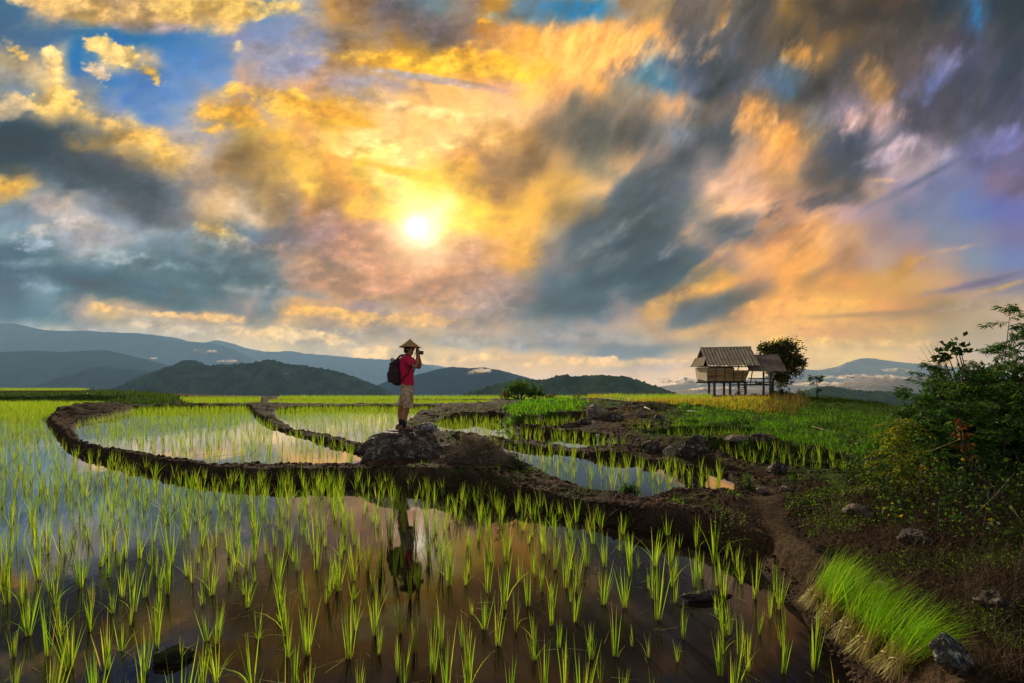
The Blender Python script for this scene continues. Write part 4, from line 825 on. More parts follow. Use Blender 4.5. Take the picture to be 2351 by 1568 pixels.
def tree(name, loc, label, cat, height, spread, rad, n_limb, per, L, W, mat, seed, bark=None, group=None, parts=('trunk', 'crown'), frad=.08, **kw):
    r = random.Random(seed); root = empty(name, loc, label, cat, group)
    b, tips = branching((0, 0, 0), height, r, n_limb, spread, rad, **kw)
    b.build(parts[0], bark or BARK, root, smooth=True)
    down = .3 if kw.get('droop') else .0
    strip_obj(parts[1], [foliage(tips, per, frad, L, W, r, down=down)], mat, root); return root
# tree behind the hut
p = Vector(((1773 - CX) / F * 36.6, 36.6, .6))
def hut_tree():
    r = random.Random(77); root = empty('tree', p, 'dark leafy tree rising behind the open shelter of the stilt hut', 'tree')
    b = MB(); tr = [Vector((0, 0, 0)), Vector((-.02, 0, 1.0)), Vector((.05, 0, 1.9)), Vector((.35, .1, 2.7)), Vector((.7, .1, 3.4))]
    b.tube(tr, [.16, .13, .12, .09, .05], 8); tips = []
    def blob(cx, cy, rx, rz, n):
        c = Vector(((cx - 1773) / F * 36.6, .2, EYE - (cy - HY) / F * 36.6 - .6))
        for _ in range(n):
            v = Vector((r.gauss(0, 1), r.gauss(0, 1), r.gauss(0, 1))).normalized() * (r.random() ** .4); q = c + Vector((v.x * rx, v.y * rx, v.z * rz)) * (36.6 / F) * (1 + .45 * mnoise.noise(v * 2.3 + c)); tips.append((q, v))
            if r.random() < .12:
                s = tr[r.randint(2, 4)]; b.tube([s, s.lerp(q, .5) + Vector((0, 0, .1)), q], [.035, .02, .006], 4, caps=False)
    for bb in ((1788, 802, 36, 20, 150), (1806, 815, 38, 30, 220), (1766, 803, 20, 15, 70), (1824, 835, 24, 28, 130), (1802, 848, 36, 24, 150), (1797, 872, 20, 18, 80), (1780, 860, 16, 18, 46), (1806, 790, 26, 14, 80), (1836, 832, 12, 14, 36), (1756, 800, 10, 8, 20)): blob(*bb)
    b.build('trunk', BARK, root, smooth=True)
    strip_obj('crown', [foliage(tips, 6, .10, .22, .5, r)], leafmat('tree_leaf', [(0, (.015, .020, .006)), (.6, (.06, .06, .012)), (1, (.20, .16, .03))], .45, .1), root)
hut_tree()
def bush(px, py, Y, wpx, hpx, n, label, cat, mat, seed, L=.16, W=.5, name='bush', group=None, per=8, frad=.07):
    r = random.Random(seed); k = Y / F; loc = PY(px, py, Y); loc.z = min(loc.z, gz(loc.x, loc.y) + .05); root = empty(name, loc, label, cat, group); b = MB(); tips = []
    top = hpx * k
    for i in range(n):
        x = r.uniform(-.5, .5) * wpx * k; z = top * r.uniform(.35, 1.0) * math.sqrt(max(.1, 1 - (2 * x / (wpx * k)) ** 2)); y = r.uniform(-.3, .3) * wpx * k
        q = Vector((x, y, z)); s = Vector((x * .35, y * .3, 0)); b.tube([s, s.lerp(q, .55) + Vector((r.gauss(0, .03), 0, .05 * top)), q], [.02, .013, .004], 5, caps=False); tips += [(q, Vector((0, 0, .6)) + q * .3), (s.lerp(q, .75), Vector((r.gauss(0, .5), r.gauss(0, .5), .4)))]
    b.build('stem', BARK, root, smooth=True); strip_obj('foliage', [foliage(tips, per, frad, L, W, r)], mat, root); return root
bush(1192, 912, 40, 66, 42, 46, 'dense round green bush on the far terrace, taller of the pair', 'bush', MIDLEAF, 5, .26, .5, per=9, frad=.13)
bush(1231, 912, 40, 38, 32, 22, 'lower green bush on the far terrace, right beside the taller bush', 'bush', MIDLEAF, 6, .26, .5, per=8, frad=.12)
bush(1160, 913, 39, 26, 20, 20, 'reddish brown scrub at the left foot of the taller green bush', 'bush', RUST, 7, .16, .4, per=5)
bush(1268, 915, 38, 30, 12, 26, 'low heap of brown brush right of the green bushes', 'brush heap', DEADLEAF, 8, .16, .3, per=4)
bush(1325, 912, 40, 18, 12, 12, 'little brown weed clump left of the golden grass hump', 'bush', RUST, 9, .16, .3, per=4)
bush(1795, 912, 36, 40, 20, 26, 'low dark bush right of the shelter posts under the tree', 'bush', DARKLEAF, 10, .18, .5)
bush(1838, 913, 34, 16, 26, 9, 'thin light green sapling right of the low dark bush', 'sapling', MIDLEAF, 11, .13, .4, name='sapling', per=6)
bush(1868, 938, 22, 20, 12, 9, 'small yellowish weed on the hillside below the spindly papaya sapling', 'bush', YELLEAF, 12, .08, .4, per=4)
bush(1838 + 3, 918, 32, 20, 12, 9, 'small dark weed beside the thin light green sapling', 'bush', DARKLEAF, 14, .12, .4, per=5)
bush(1495, 950, 19, 34, 28, 24, 'dark weed bush on the bank between outcrop and golden grass', 'bush', DARKLEAF, 15, .07, .4, per=9, frad=.05)
bush(1982, 944, 27.5, 20, 18, 22, 'round dark bush alone on the green hill edge, largest of the three', 'bush', DARKLEAF, 16, .14, .7, per=8, frad=.08)
bush(2010, 948, 26.5, 9, 16, 12, 'narrow dark bush on the hill edge, middle one of the three', 'bush', DARKLEAF, 17, .12, .6, per=7, frad=.07)
bush(2026, 949, 26, 13, 16, 12, 'small dark bush on the hill edge, rightmost of the three', 'bush', DARKLEAF, 18, .12, .6, per=7, frad=.07)
bush(1445, 1144, 6.35, 48, 40, 34, 'fresh green herb on the bund in front of the right pond', 'herb', leafmat('herb_leaf', [(0, (.02, .06, .01)), (1, (.07, .17, .03))], .4, .1), 19, .034, .4, name='herb', per=9, frad=.018)
bush(1190, 1096, 7.6, 56, 50, 30, 'dark green leafy weed at the right foot of the dead bramble heap', 'herb', DARKLEAF, 20, .04, .45, name='herb', per=9, frad=.022)
bush(1140, 1108, 7.3, 26, 22, 14, 'small bright weed in front of the dead bramble heap', 'herb', MIDLEAF, 21, .028, .45, name='herb', per=7, frad=.016)
bush(1715, 1128, 6.5, 22, 34, 9, 'upright tuft of rice-like grass at the right end of the big right pond', 'grass tuft', MIDLEAF, 22, .10, .12, name='grass_tuft', per=6, frad=.02)
def sprig(px, py, Y, hpx, label, seed):     # thin stem with leaf whorls, in front of the pond
    r = random.Random(seed); k = Y / F; loc = PY(px, py, Y); root = empty('sprig', loc, label, 'sprig'); b = MB(); tips = []
    top = Vector((r.gauss(0, .05), 0, hpx * k)); pts = [Vector((0, 0, 0)), top * .5 + Vector((.02, 0, 0)), top]; b.tube(pts, [.006, .005, .003], 5)
    for t in (.6, .8, 1.0):
        for _ in range(4): d = Vector((r.gauss(0, 1), r.gauss(0, 1), .3)).normalized(); e = top * t + d * .06; b.tube([top * t, e], [.003, .002], 4); tips.append((e, d))
    b.build('stem', BARK, root); strip_obj('foliage', [foliage(tips, 5, .02, .05, .5, r)], DARKLEAF, root)
sprig(1143, 1062, 7.9, 84, 'thin leafy sprig standing above the bramble heap, left one', 31)
sprig(1175, 1058, 7.9, 52, 'short leafy sprig above the bramble heap, right one', 32)
# papaya-like sapling on the hillside
def papaya():
    Y = 26; loc = PY(1875, 945, Y); loc.z = gz(loc.x, loc.y); root = empty('sapling', loc, 'spindly dark sapling with drooping leaf tuft alone on the hillside', 'sapling'); b = MB(); r = random.Random(3)
    H = (945 - 886) * Y / F; b.tube([(0, 0, 0), (.03, 0, H * .5), (-.02, 0, H * .86)], [.03, .024, .014], 6); b.tube([(0, 0, .1), (.18, 0, .5)], [.015, .008], 5); P = []
    for i in range(13):
        a = i * 2.4; L = r.uniform(.18, .32); c = Vector((-.02, 0, H * r.uniform(.66, .9))); e = c + Vector((math.cos(a) * L, math.sin(a) * L, r.uniform(-.05, .14))); b.tube([c, (c + e) / 2 + Vector((0, 0, .05)), e], .006, 4); P += [(e, Vector((math.cos(a), math.sin(a), -.6)))] * 2
    P += [(Vector((.18, 0, .5)), Vector((0, 0, 1)))] * 3
    b.build('trunk', BARK, root, smooth=True); strip_obj('crown', [foliage(P, 6, .04, .17, .35, r, down=.4)], DARKLEAF, root)
papaya()
# ------------------------------------------------------------------ bamboo
def bamboo(base, top, label, seed, nb=20, blen=.55, leafs=9, start=.25, droopy=.35, thick=.011, L=.085):
    """one culm leaning from base to top, thin side branches carrying fans of narrow leaves"""
    r = random.Random(seed); root = empty('bamboo', base, label, 'bamboo', 'bamboo culms of the thicket'); base = Vector(base); top = Vector(top) - base
    b = MB(); n = 12; pts = []
    for i in range(n + 1):
        t = i / n; pts.append(Vector((top.x * t ** 1.5, top.y * t ** 1.5, top.z * (t * 1.06 - .06 * t ** 3))))
    b.tube(pts, [thick * (1 - .82 * i / n) for i in range(n + 1)], 6); P = []; D = []
    for k in range(nb):
        t = start + (1 - start) * (k + r.random() * .8) / nb; q = pts[min(int(t * n), n - 1)].lerp(pts[min(int(t * n) + 1, n)], t * n - int(t * n)); a = r.uniform(0, 6.28); ln = blen * r.uniform(.5, 1.1) * (1.15 - .75 * t)
        d = Vector((math.cos(a), math.sin(a) * .8, r.uniform(.1, .8))).normalized(); bp = [q]
        for s in range(5): d = (d + Vector((r.gauss(0, .1), r.gauss(0, .1), -droopy * .35))).normalized(); bp.append(bp[-1] + d * ln / 5)
        b.tube(bp, [.0035, .003, .0025, .002, .0015, .001], 4, caps=False)
        for s in range(1, 6):
            for _ in range(leafs if s > 1 else leafs // 2):
                P.append(bp[s] + Vector((r.gauss(0, .014), r.gauss(0, .014), r.gauss(0, .012)))); D.append(d * .7 + Vector((r.gauss(0, .6), r.gauss(0, .6), r.gauss(-.45, .35))))
    b.build('culm', BARK, root, smooth=True); m = len(P); q = np.array([L * r.uniform(.6, 1.25) for _ in range(m)])
    strip_obj('foliage', [leaves(np.array([tuple(p) for p in P]), np.array([tuple(d) for d in D]), q, q * .15, np.random.RandomState(seed), fold=.1)], BAMLEAF, root); return root
BB = []
def bam(bx, by, Yb, tx, ty, Yt, label, seed, **k):
    a = PY(bx, by, Yb); a.z = gz(a.x, a.y) - .02; bamboo(a, PY(tx, ty, Yt), label, seed, **k)
bam(2290, 1120, 5.9, 2322, 698, 5.7, 'tallest bamboo culm of the thicket, its thin tip high above the rest', 1, nb=34, leafs=8, blen=.50, start=.30)
bam(2350, 1120, 5.8, 2352, 745, 5.6, 'second tallest bamboo culm, at the far right of the thicket', 2, nb=30, leafs=9, blen=.5)
bam(2240, 1110, 6.3, 2215, 850, 6.2, 'bamboo culm under the round leaved shrub, leaning slightly left', 3, nb=30, leafs=10, blen=.55)
bam(2200, 1100, 6.1, 2125, 835, 6.0, 'bamboo culm arching left over the hillside, topmost on that side', 4, nb=32, leafs=10, blen=.50)
bam(2180, 1110, 5.8, 2085, 895, 5.7, 'short bamboo spray low at the left side of the thicket', 5, nb=30, leafs=10, blen=.42, start=.2)
bam(2310, 1130, 5.5, 2290, 880, 5.3, 'dark bamboo spray filling the right middle of the thicket', 6, nb=36, leafs=11, blen=.55, start=.15)
bam(2230, 1130, 5.5, 2190, 930, 5.2, 'leafy bamboo spray at the lower middle of the thicket', 7, nb=36, leafs=11, blen=.5, start=.1)
bam(2370, 1140, 5.3, 2375, 900, 5.1, 'bamboo spray cut by the right edge, nearest of the thicket', 8, nb=30, leafs=11, blen=.5, start=.1)
bam(2150, 1105, 5.6, 2120, 965, 5.5, 'low bamboo spray just above the brown leaved stem', 9, nb=26, leafs=10, blen=.36, start=.1)
bam(2270, 1110, 6.6, 2250, 835, 6.6, 'rear bamboo culm between the round leaved shrub and the tallest culm', 10, nb=30, leafs=10, blen=.5, start=.2)
bam(2300, 1110, 6.8, 2320, 790, 6.8, 'rear bamboo culm right behind the tallest culm, reaching half its tip', 11, nb=34, leafs=11, blen=.6, start=.25)
bam(2250, 1110, 6.2, 2262, 870, 6.1, 'bamboo spray in the very middle of the thicket top', 12, nb=34, leafs=11, blen=.55, start=.2)
bam(2200, 1110, 6.7, 2160, 870, 6.7, 'rear bamboo spray below the bare pale twigs', 13, nb=32, leafs=11, blen=.5, start=.2)
# dark bushes under the bamboo
def mass(px, py, Y, wpx, hpx, label, mat, seed, n, L, W, per, frad, cat='shrub', name='shrub'):
    return bush(px, py, Y, wpx, hpx, n, label, cat, mat, seed, L, W, name=name, per=per, frad=frad)
mass(2265, 1130, 6.6, 300, 285, 'big dark shrub mass filling the thicket beneath the bamboo', DARKLEAF, 41, 460, .085, .30, 24, .08)
mass(2350, 1150, 5.8, 170, 270, 'dark shrub at the right edge below the bamboo', DARKLEAF, 42, 300, .08, .32, 22, .07)
mass(2150, 1120, 6.4, 150, 190, 'dark shrub behind the yellow green sapling', DARKLEAF, 43, 240, .07, .32, 20, .06)
# round-leaved shrub poking out of the thicket, with bare twigs
def roundleaf():
    r = random.Random(8); Y = 6.6; base = PY(2225, 1080, Y); root = empty('shrub', base, 'shrub with big round leaves rising above the bamboo', 'shrub'); b = MB(); tips = []
    for tx, ty, k in ((2190, 800, 16), (2175, 812, 12), (2205, 803, 12), (2165, 822, 9), (2196, 790, 10), (2150, 835, 6)):
        e = PY(tx, ty, Y) - base; b.tube([(0, 0, 0), e * .5 + Vector((.12, 0, .05)), e * .8 + Vector((.06, 0, 0)), e], [.02, .014, .009, .004], 5)
        for _ in range(k): d = Vector((r.gauss(0, 1), r.gauss(0, 1), r.gauss(0, .8))); tips.append((e + d * .045, d))
    b.build('stem', BARK, root, smooth=True); strip_obj('foliage', [foliage(tips, 2, .01, .075, .8, r)], DARKLEAF, root)
    t = empty('dead_branch', PY(2170, 880, Y), 'bare pale twigs sticking up left of the round leaved shrub', 'dead branch'); b = MB()
    for k in range(14):
        s = Vector((r.uniform(-.05, .1), 0, 0)); e = Vector((r.uniform(-.38, .05), r.uniform(-.1, .1), r.uniform(.3, .58))); m1 = s.lerp(e, .5) + Vector((0, 0, r.uniform(-.05, .08))); b.tube([s, m1, e], [.004, .003, .0012], 4); b.tube([m1, m1 + Vector((r.gauss(0, .1), 0, .12))], [.002, .001], 4)
    b.build('twigs', BARKP, t)
roundleaf()
# the yellow-green sapling in front
def feathery():
    r = random.Random(12); Y = 5.15; base = PY(2068, 1135, Y); base.z = gz(base.x, base.y); root = empty('sapling', base, 'yellow green feathery sapling in front of the bamboo thicket', 'sapling'); b = MB(); P = []; D = []
    H = (1135 - 935) * Y / F; b.tube([(0, 0, 0), (.01, 0, H * .5), (.0, 0, H)], [.011, .009, .003], 6)
    for k in range(38):
        t = .12 + .84 * (k + .5) / 38; a = k * 2.4 + r.uniform(-.4, .4); ln = (.60 - .42 * t) * r.uniform(.75, 1.2); q = Vector((0, 0, H * t)); d = Vector((math.cos(a), math.sin(a), .42)).normalized(); bp = [q]
        for s in range(6): d = (d + Vector((0, 0, -.16))).normalized(); bp.append(bp[-1] + d * ln / 6)
        b.tube(bp, [.004, .003, .003, .002, .002, .0015, .001], 4, caps=False)
        for s in range(1, 7):
            side = d.cross(Vector((0, 0, 1))).normalized()
            for _ in range(22):
                sg = r.choice((-1, 1)); f = r.random(); P.append(bp[s - 1].lerp(bp[s], f) + side * sg * r.uniform(0, .055) + Vector((0, 0, r.gauss(0, .01)))); D.append(side * sg * .7 + d * .5 + Vector((0, 0, -.25)))
    b.build('trunk', simple('sapling_bark', (.20, .13, .06), .8, .3, 20), root, smooth=True); q = np.array([r.uniform(.018, .038) for _ in P])
    strip_obj('crown', [leaves(np.array([tuple(p) for p in P]), np.array([tuple(d) for d in D]), q, q * .42, np.random.RandomState(3))], YELLEAF, root)
feathery()
def deadstem():
    r = random.Random(4); Y = 4.6; base = PY(2225, 1190, Y); base.z = gz(base.x, base.y); root = empty('withered_plant', base, 'brown withered leaves hanging on a leaning stem before the thicket', 'dead plant'); b = MB(); pts = [Vector((0, 0, 0))] + [PY(x, y, Y) - base for x, y in ((2245, 1110), (2215, 1040), (2200, 960))]; b.tube(pts, [.007, .006, .005, .003], 5)
    tips = []
    for t, k in ((1.0, 9), (.9, 9), (.78, 10), (.62, 8), (.4, 4)):
        q = pts[-1].lerp(pts[1], 1 - t) if t < 1 else pts[-1]
        for _ in range(k): d = Vector((r.gauss(0, 1), r.gauss(0, 1), r.gauss(-.8, .5))); tips.append((q + d * .02, d))
    b.build('stem', BARK, root); strip_obj('foliage', [foliage(tips, 2, .012, .055, .5, r, down=.5)], DEADLEAF, root)
deadstem()
# weeds, vines and dead stalks in front of the thicket
def undergrowth():
    r = random.Random(21); nr = np.random.RandomState(21)
    poly = uv_of("1940 1085|2050 1075|2150 1080|2351 1090|2600 1120|2600 1330|2351 1300|2200 1290|2080 1230|1980 1160", .3); x0, y0 = poly.min(0); x1, y1 = poly.max(0)
    b = MB(); P = []; D = []; S = []
    cnt = 0
    while cnt < 1150:
        x, y = r.uniform(x0, x1), r.uniform(max(y0, 2.6), y1)
        if poly_sd(np.array([x]), np.array([y]), poly, 3)[0] > 0: continue
        cnt += 1; z = gz(x, y) if cnt % 6 == 0 else .36 + .03 * x * .2; H = r.uniform(.10, .46) * (1.2 if x > 3.6 else .8); a = r.uniform(0, 6.28)
        e = Vector((x + r.gauss(0, .10), y + r.gauss(0, .08), z + H)); s = Vector((x, y, z - .08)); m1 = s.lerp(e, .5) + Vector((r.gauss(0, .03), 0, 0)); b.tube([s, m1, e], [.0032, .0026, .0012], 4, caps=False)
        for _ in range(r.randint(5, 13)):
            t = r.uniform(.25, 1); P.append(tuple(s.lerp(e, t) + Vector((r.gauss(0, .02), r.gauss(0, .02), r.gauss(0, .01))))); D.append((r.gauss(0, 1), r.gauss(0, 1), r.gauss(-.1, .5))); S.append(r.uniform(.018, .05))
    tag(b.build('weed_stems', BARK), 'thin dark weed stems in front of the bamboo thicket', 'weeds', kind='stuff')
    S = np.array(S); m = leafmat('weed_leaf', [(0, (.008, .024, .004)), (.6, (.022, .060, .008)), (.9, (.07, .11, .010)), (.985, (.20, .18, .015)), (1, (.35, .15, .01))], .4, .1)
    o = strip_obj('weeds', [leaves(np.array(P), np.array(D), S, S * .62, nr)], m); tag(o, 'dark leafy weeds and vines tangled before the bamboo thicket', 'weeds', kind='stuff')
    # long bare stalks leaning across the weeds
    b = MB()
    for k in range(230):
        x, y = r.uniform(x0 + .5, x1), r.uniform(2.9, y1); z = .33; a = r.uniform(0, 6.28); L = r.uniform(.2, .75); s = Vector((x, y, z)); e = s + Vector((math.cos(a) * L, math.sin(a) * L * .5, r.uniform(.02, .45)))
        if e.x < 2.2: continue
        b.tube([s, s.lerp(e, .5) + Vector((0, 0, r.uniform(-.03, .08))), e], [.0028, .0024, .0012], 4, caps=False)
    tag(b.build('dry_stalks', simple('stalk', (.13, .095, .07), .8, .5, 3)), 'long bare stalks leaning across the weeds at the right', 'dead stalks', kind='stuff')
undergrowth()
def long_stalk(x0, y0, Y0, x1, y1, Y1, label, rad=.005, col=(.22, .17, .12)):
    b = MB(); a, c = PY(x0, y0, Y0), PY(x1, y1, Y1); b.tube([a, a.lerp(c, .5) + Vector((0, 0, -.02)), c], [rad, rad * .8, rad * .4], 6)
    tag(b.build('stalk', simple('stalk_wood', col, .8, .3, 5)), label, 'stalk')
long_stalk(2205, 1008, 4.6, 2090, 1045, 5.0, 'yellow dry stalk slanting right of the feathery sapling', .004, (.35, .28, .07))
long_stalk(2240, 1180, 4.1, 2330, 1085, 4.3, 'bare grey stalk slanting upward before the thicket', .005)
long_stalk(2320, 1160, 4.0, 2390, 1250, 3.7, 'bare pale stalk slanting down to the right edge', .004, (.3, .25, .2))
long_stalk(2240, 1300, 3.6, 2265, 1170, 4.0, 'dark curved stalk rising in the weeds left of the pale ones', .005, (.07, .05, .04))
# dead bramble heap right of the boulder
def brambles():
    r = random.Random(9); b = MB(); c = PY(1098, 1100, 7.75)
    for k in range(2300):
        a = r.uniform(0, 6.28); rr = math.sqrt(r.random()); x = c.x + rr * math.cos(a) * .62; y = c.y + .12 + rr * math.sin(a) * .38; z = gz(c.x, c.y) - .05 + .40 * (1 - rr * rr) * (.35 + .75 * r.random()) * (1 - .25 * (x - c.x)); s = Vector((x, y, z)); L = r.uniform(.08, .32); d = Vector((r.gauss(0, 1), r.gauss(0, .8), r.gauss(0, .55))).normalized()
        b.tube([s, s + d * L * .5 + Vector((0, 0, .03)), s + d * L + Vector((0, 0, -.02))], [.0032, .0028, .0015], 4, caps=False)
    tag(b.build('bramble_heap', simple('bramble', (.085, .055, .036), .9, .5, 4, col2=(.28, .19, .12))), 'tangled heap of dead brown brambles right of the boulder', 'brush heap', kind='stuff')
    m = MB(); rings = []
    for i in range(33):
        t = i / 32; rings.append(((0, 0, .31 * t), (.55 * math.sqrt(1 - t * t * .97), .40 * math.sqrt(1 - t * t * .97)), 0))
    m.rings(rings, 90); o = m.build('earth_mound', simple('mound_soil', (.035, .024, .017), .95, .5, 9, .02, 25, col2=(.07, .05, .034)), smooth=True, loc=(c.x, c.y + .12, gz(c.x, c.y) - .08))
    for v in o.data.vertices: n = mnoise.noise(v.co * 4) * .11 + mnoise.noise(v.co * 12) * .05 + abs(mnoise.noise(v.co * 26)) * .03; v.co += v.co.normalized() * n
    tag(o, kind='structure')
brambles()
# ------------------------------------------------------------------ rocks
def rockmat(name, dark, light, lich, lo=.52, hi=.66):
    m = material(name); t = NT(m); v = t.coord('Object'); n1 = t.noise(3.5, 7, .65, v); n2 = t.noise(14, 6, .7, v)
    c = t.mix(t.rng(n1, .3, .7), dark, light); c = t.mix(t.rng(n2, .6, .8), c, tuple(x * 1.9 for x in light))
    l1 = t.math('MULTIPLY', t.rng(t.noise(5.5, 6, .7, v, .4), lo, hi), t.rng(t.noise(30, 4, .7, v), .42, .6)); c = t.mix(l1, c, lich)
    crack = t.rng(t.math('ABSOLUTE', t.math('SUBTRACT', t.noise(2.6, 5, .6, v, 1.2), .5)), 0.0, .02, 1, 0); c = t.mix(crack, c, (.008, .006, .005))
    nb = t.bump(t.noise(45, 6, .7, v), 1.0, .012); nb = t.bump(t.noise(9, 7, .7, v), 1.0, .05, nb); nb = t.bump(crack, -1.0, .03, nb); t.out(t.pbr(c, .85, nb, .3)); return m
ROCK = rockmat('boulder_stone', (.024, .016, .012), (.085, .058, .043), (.34, .31, .26), .49, .60)
ROCKP = rockmat('pale_stone', (.11, .078, .058), (.26, .19, .145), (.28, .25, .21), .5, .62)
ROCKL = rockmat('lichen_stone', (.045, .043, .038), (.12, .115, .10), (.50, .50, .45), .44, .56)
def rock_mesh(seed, dims, cuts=9, rough=.16, sub=5):
    r = random.Random(seed); bm = bmesh.new(); bmesh.ops.create_icosphere(bm, subdivisions=sub, radius=1)
    pl = [(Vector((r.gauss(0, 1), r.gauss(0, 1), r.gauss(.2, .8))).normalized(), r.uniform(.55, .85)) for _ in range(cuts)]; off = Vector((seed * 3.1, seed * 1.7, 0))
    for v in bm.verts:
        p = v.co.copy()
        for nrm, d in pl:
            k = p.dot(nrm)
            if k > d: p -= nrm * (k - d) * .85
        n = mnoise.fractal(p * 1.6 + off, .9, 2.1, 5) * rough + abs(mnoise.noise(p * 4.5 + off)) * rough * .5 - abs(mnoise.noise(p * 2.2 - off)) * rough * .6
        p += v.co.normalized() * n; v.co = Vector((p.x * dims[0], p.y * dims[1], p.z * dims[2]))
    return bm
def rock(px, py, wpx, hpx, label, seed, mat=None, Y=None, sink=.25, name='rock', cat='rock', group=None, dep=.8, rough=.16):
    if Y is None: q = on_ground(px, py); Y = q.y
    k = Y / F; loc = PY(px, py, Y); w, h = wpx * k / 2, hpx * k; bm = rock_mesh(seed, (w, w * dep, h * .62), rough=rough, sub=5 if wpx > 60 else 4); me = bpy.data.meshes.new(name); bm.to_mesh(me); bm.free()
    o = new_obj(name, me, mat or ROCK, loc=(loc.x, loc.y + w * dep * .6, loc.z + h * .38), smooth=False); o.rotation_euler = (0, 0, R.uniform(-.3, .3)); return tag(o, label, cat, group)
PX0, PYD = -2.086, 9.3; FEET = .719
def boulder():
    root = new_obj('boulder', bpy.data.meshes.new('boulder'), ROCK); bm = bmesh.new()
    def lobe(seed, c, dims, tilt=0, yt=0, rough=.15, cuts=8, flat=None):
        b2 = rock_mesh(seed, dims, cuts, rough, 6); m = Matrix.Rotation(tilt, 3, 'Y') @ Matrix.Rotation(yt, 3, 'X')
        for v in b2.verts:
            v.co = m @ v.co + Vector(c)
            if flat is not None and v.co.z > flat: v.co.z = flat + (v.co.z - flat) * .12
        me = bpy.data.meshes.new('t'); b2.to_mesh(me); b2.free(); bm.from_mesh(me); bpy.data.meshes.remove(me)
    # coordinates: metres, x right, y away, z up, origin under the feet at water level
    lobe(3, (.08, .05, .27), (.68, .62, .50), .15, 0, .13, 8, FEET - .01)       # the slab he stands on
    lobe(19, (.06, -.18, .20), (.84, .66, .50), .20, -.10, .09, 6, FEET - .03)      # the body that joins them
    lobe(5, (-.20, -.54, .17), (.56, .44, .42), .08, -.12, .10, 6)              # rounded front lobe
    lobe(8, (.42, -.20, .20), (.70, .58, .41), .44, 0, .13, 8)                  # long right shoulder
    lobe(11, (-.46, -.20, .10), (.36, .55, .40), -.45, 0, .14, 8)               # dark left slab
    lobe(15, (.82, -.05, .16), (.36, .34, .26), .2, 0, .16, 8)
    bm.to_mesh(root.data); bm.free(); root.data.materials.clear(); root.data.materials.append(ROCK)
    root.location = (PX0 + .02, PYD, 0); tag(root, 'big dark craggy boulder with pale lichen on which the photographer stands', 'boulder')
    o = rock(972, 990, 62, 24, 'flat grey green lichen stone beside the shoes on top of the boulder', 21, ROCKL, Y=9.35, rough=.10); o.location.z -= .02
    # bring the shoe level to the true top of the stone
    from mathutils.bvhtree import BVHTree
    t = BVHTree.FromObject(root, C.evaluated_depsgraph_get()); zs = []
    for dx in (-.06, .02, .10, .16):
        for dy in (-.12, .12):
            h = t.ray_cast(Vector((dx - .02, dy, 3)), Vector((0, 0, -1)))
            if h[0] is not None: zs.append(h[0].z)
    print('boulder top', [round(z, 3) for z in zs]); root.location.z += FEET - (sum(sorted(zs)[-5:]) / 5) + .004
    return root
BOULDER = boulder()
for a in ((1045, 1050, 34, 20, 'small angular stone at the right foot of the boulder', 31, ROCKP, 8.6), (1062, 1066, 22, 20, 'pale wedge shaped stone right of the angular stone by the brambles', 32, ROCKP, 8.3)): rock(a[0], a[1], a[2], a[3], a[4], a[5], a[6], Y=a[7])
for a in (
 (1238, 971, 24, 18, 'pale round stone on the low bank, leftmost below the leafy weeds', 41, ROCKP), (1298, 972, 20, 14, 'small pale stone on the low bank, second from the left', 42, ROCKP),
 (1370, 960, 58, 30, 'broad brown rock outcrop in the middle of the bank', 43, ROCKP), (1412, 966, 50, 20, 'low dark rib of rock right of the broad outcrop', 44, ROCK), (1345, 972, 26, 12, 'low stone in front of the broad outcrop', 45, ROCK),
 (1474, 958, 26, 18, 'pale stone on the bare bank under the slanting stick', 46, ROCKP), (1516, 968, 30, 16, 'dark stone right of the pale stone on the bare bank', 47, ROCK), (1511, 983, 14, 12, 'little upright stone above the upper terrace, left of a pair', 48, ROCKP), (1532, 981, 18, 12, 'little flat stone above the upper terrace, right of a pair', 49, ROCKP),
 (1496, 1040, 50, 26, 'flat topped grey brown rock between the two middle ponds', 50, ROCK), (1600, 1056, 78, 54, 'large dark pyramid shaped rock at the centre right terraces', 51, ROCK), (1546, 1050, 42, 26, 'pale rounded rock leaning against the pyramid shaped rock', 52, ROCKP),
 (1612, 1020, 46, 20, 'dark rock on the terrace edge behind the pyramid shaped rock', 53, ROCK), (1693, 1014, 56, 16, 'long low brown rock below the green slope, left one', 54, ROCKP), (1762, 1018, 66, 22, 'long layered rock below the green slope, right one', 55, ROCK),
 (1790, 1086, 46, 28, 'rounded dark rock alone left of the small right ponds', 56, ROCK), (1758, 1132, 34, 12, 'flat pale stone where the path starts', 57, ROCKP), (1806, 1128, 32, 10, 'flat brown stone just right of where the path starts', 58, ROCKP),
 (1868, 1037, 16, 14, 'dark little stone at the foot of the green slope', 59, ROCK), (1986, 1186, 66, 24, 'broken pale rock half hidden in the weeds', 60, ROCKP), (2112, 1252, 78, 34, 'low dark rock under dry stalks at the right', 61, ROCK),
 (1886, 1266, 18, 15, 'fist sized stone on the path edge', 62, ROCK), (2298, 1410, 84, 46, 'dark mossy rock at the right edge', 63, ROCK), (2200, 1520, 100, 72, 'large white speckled lichen rock at the lower right', 64, ROCKL),
 (2030, 1352, 46, 12, 'flat worn stone in the path above the seedling bundles', 65, ROCKP), (1655, 1085, 14, 7, 'tiny pale chip of stone on the soil behind the big right pond', 66, ROCKL)): rock(*a)
for o in COL.objects:
    if o.get('label', '').startswith('large white speckled'): o.location.z -= .045; o.rotation_euler = (0, .0, .4)
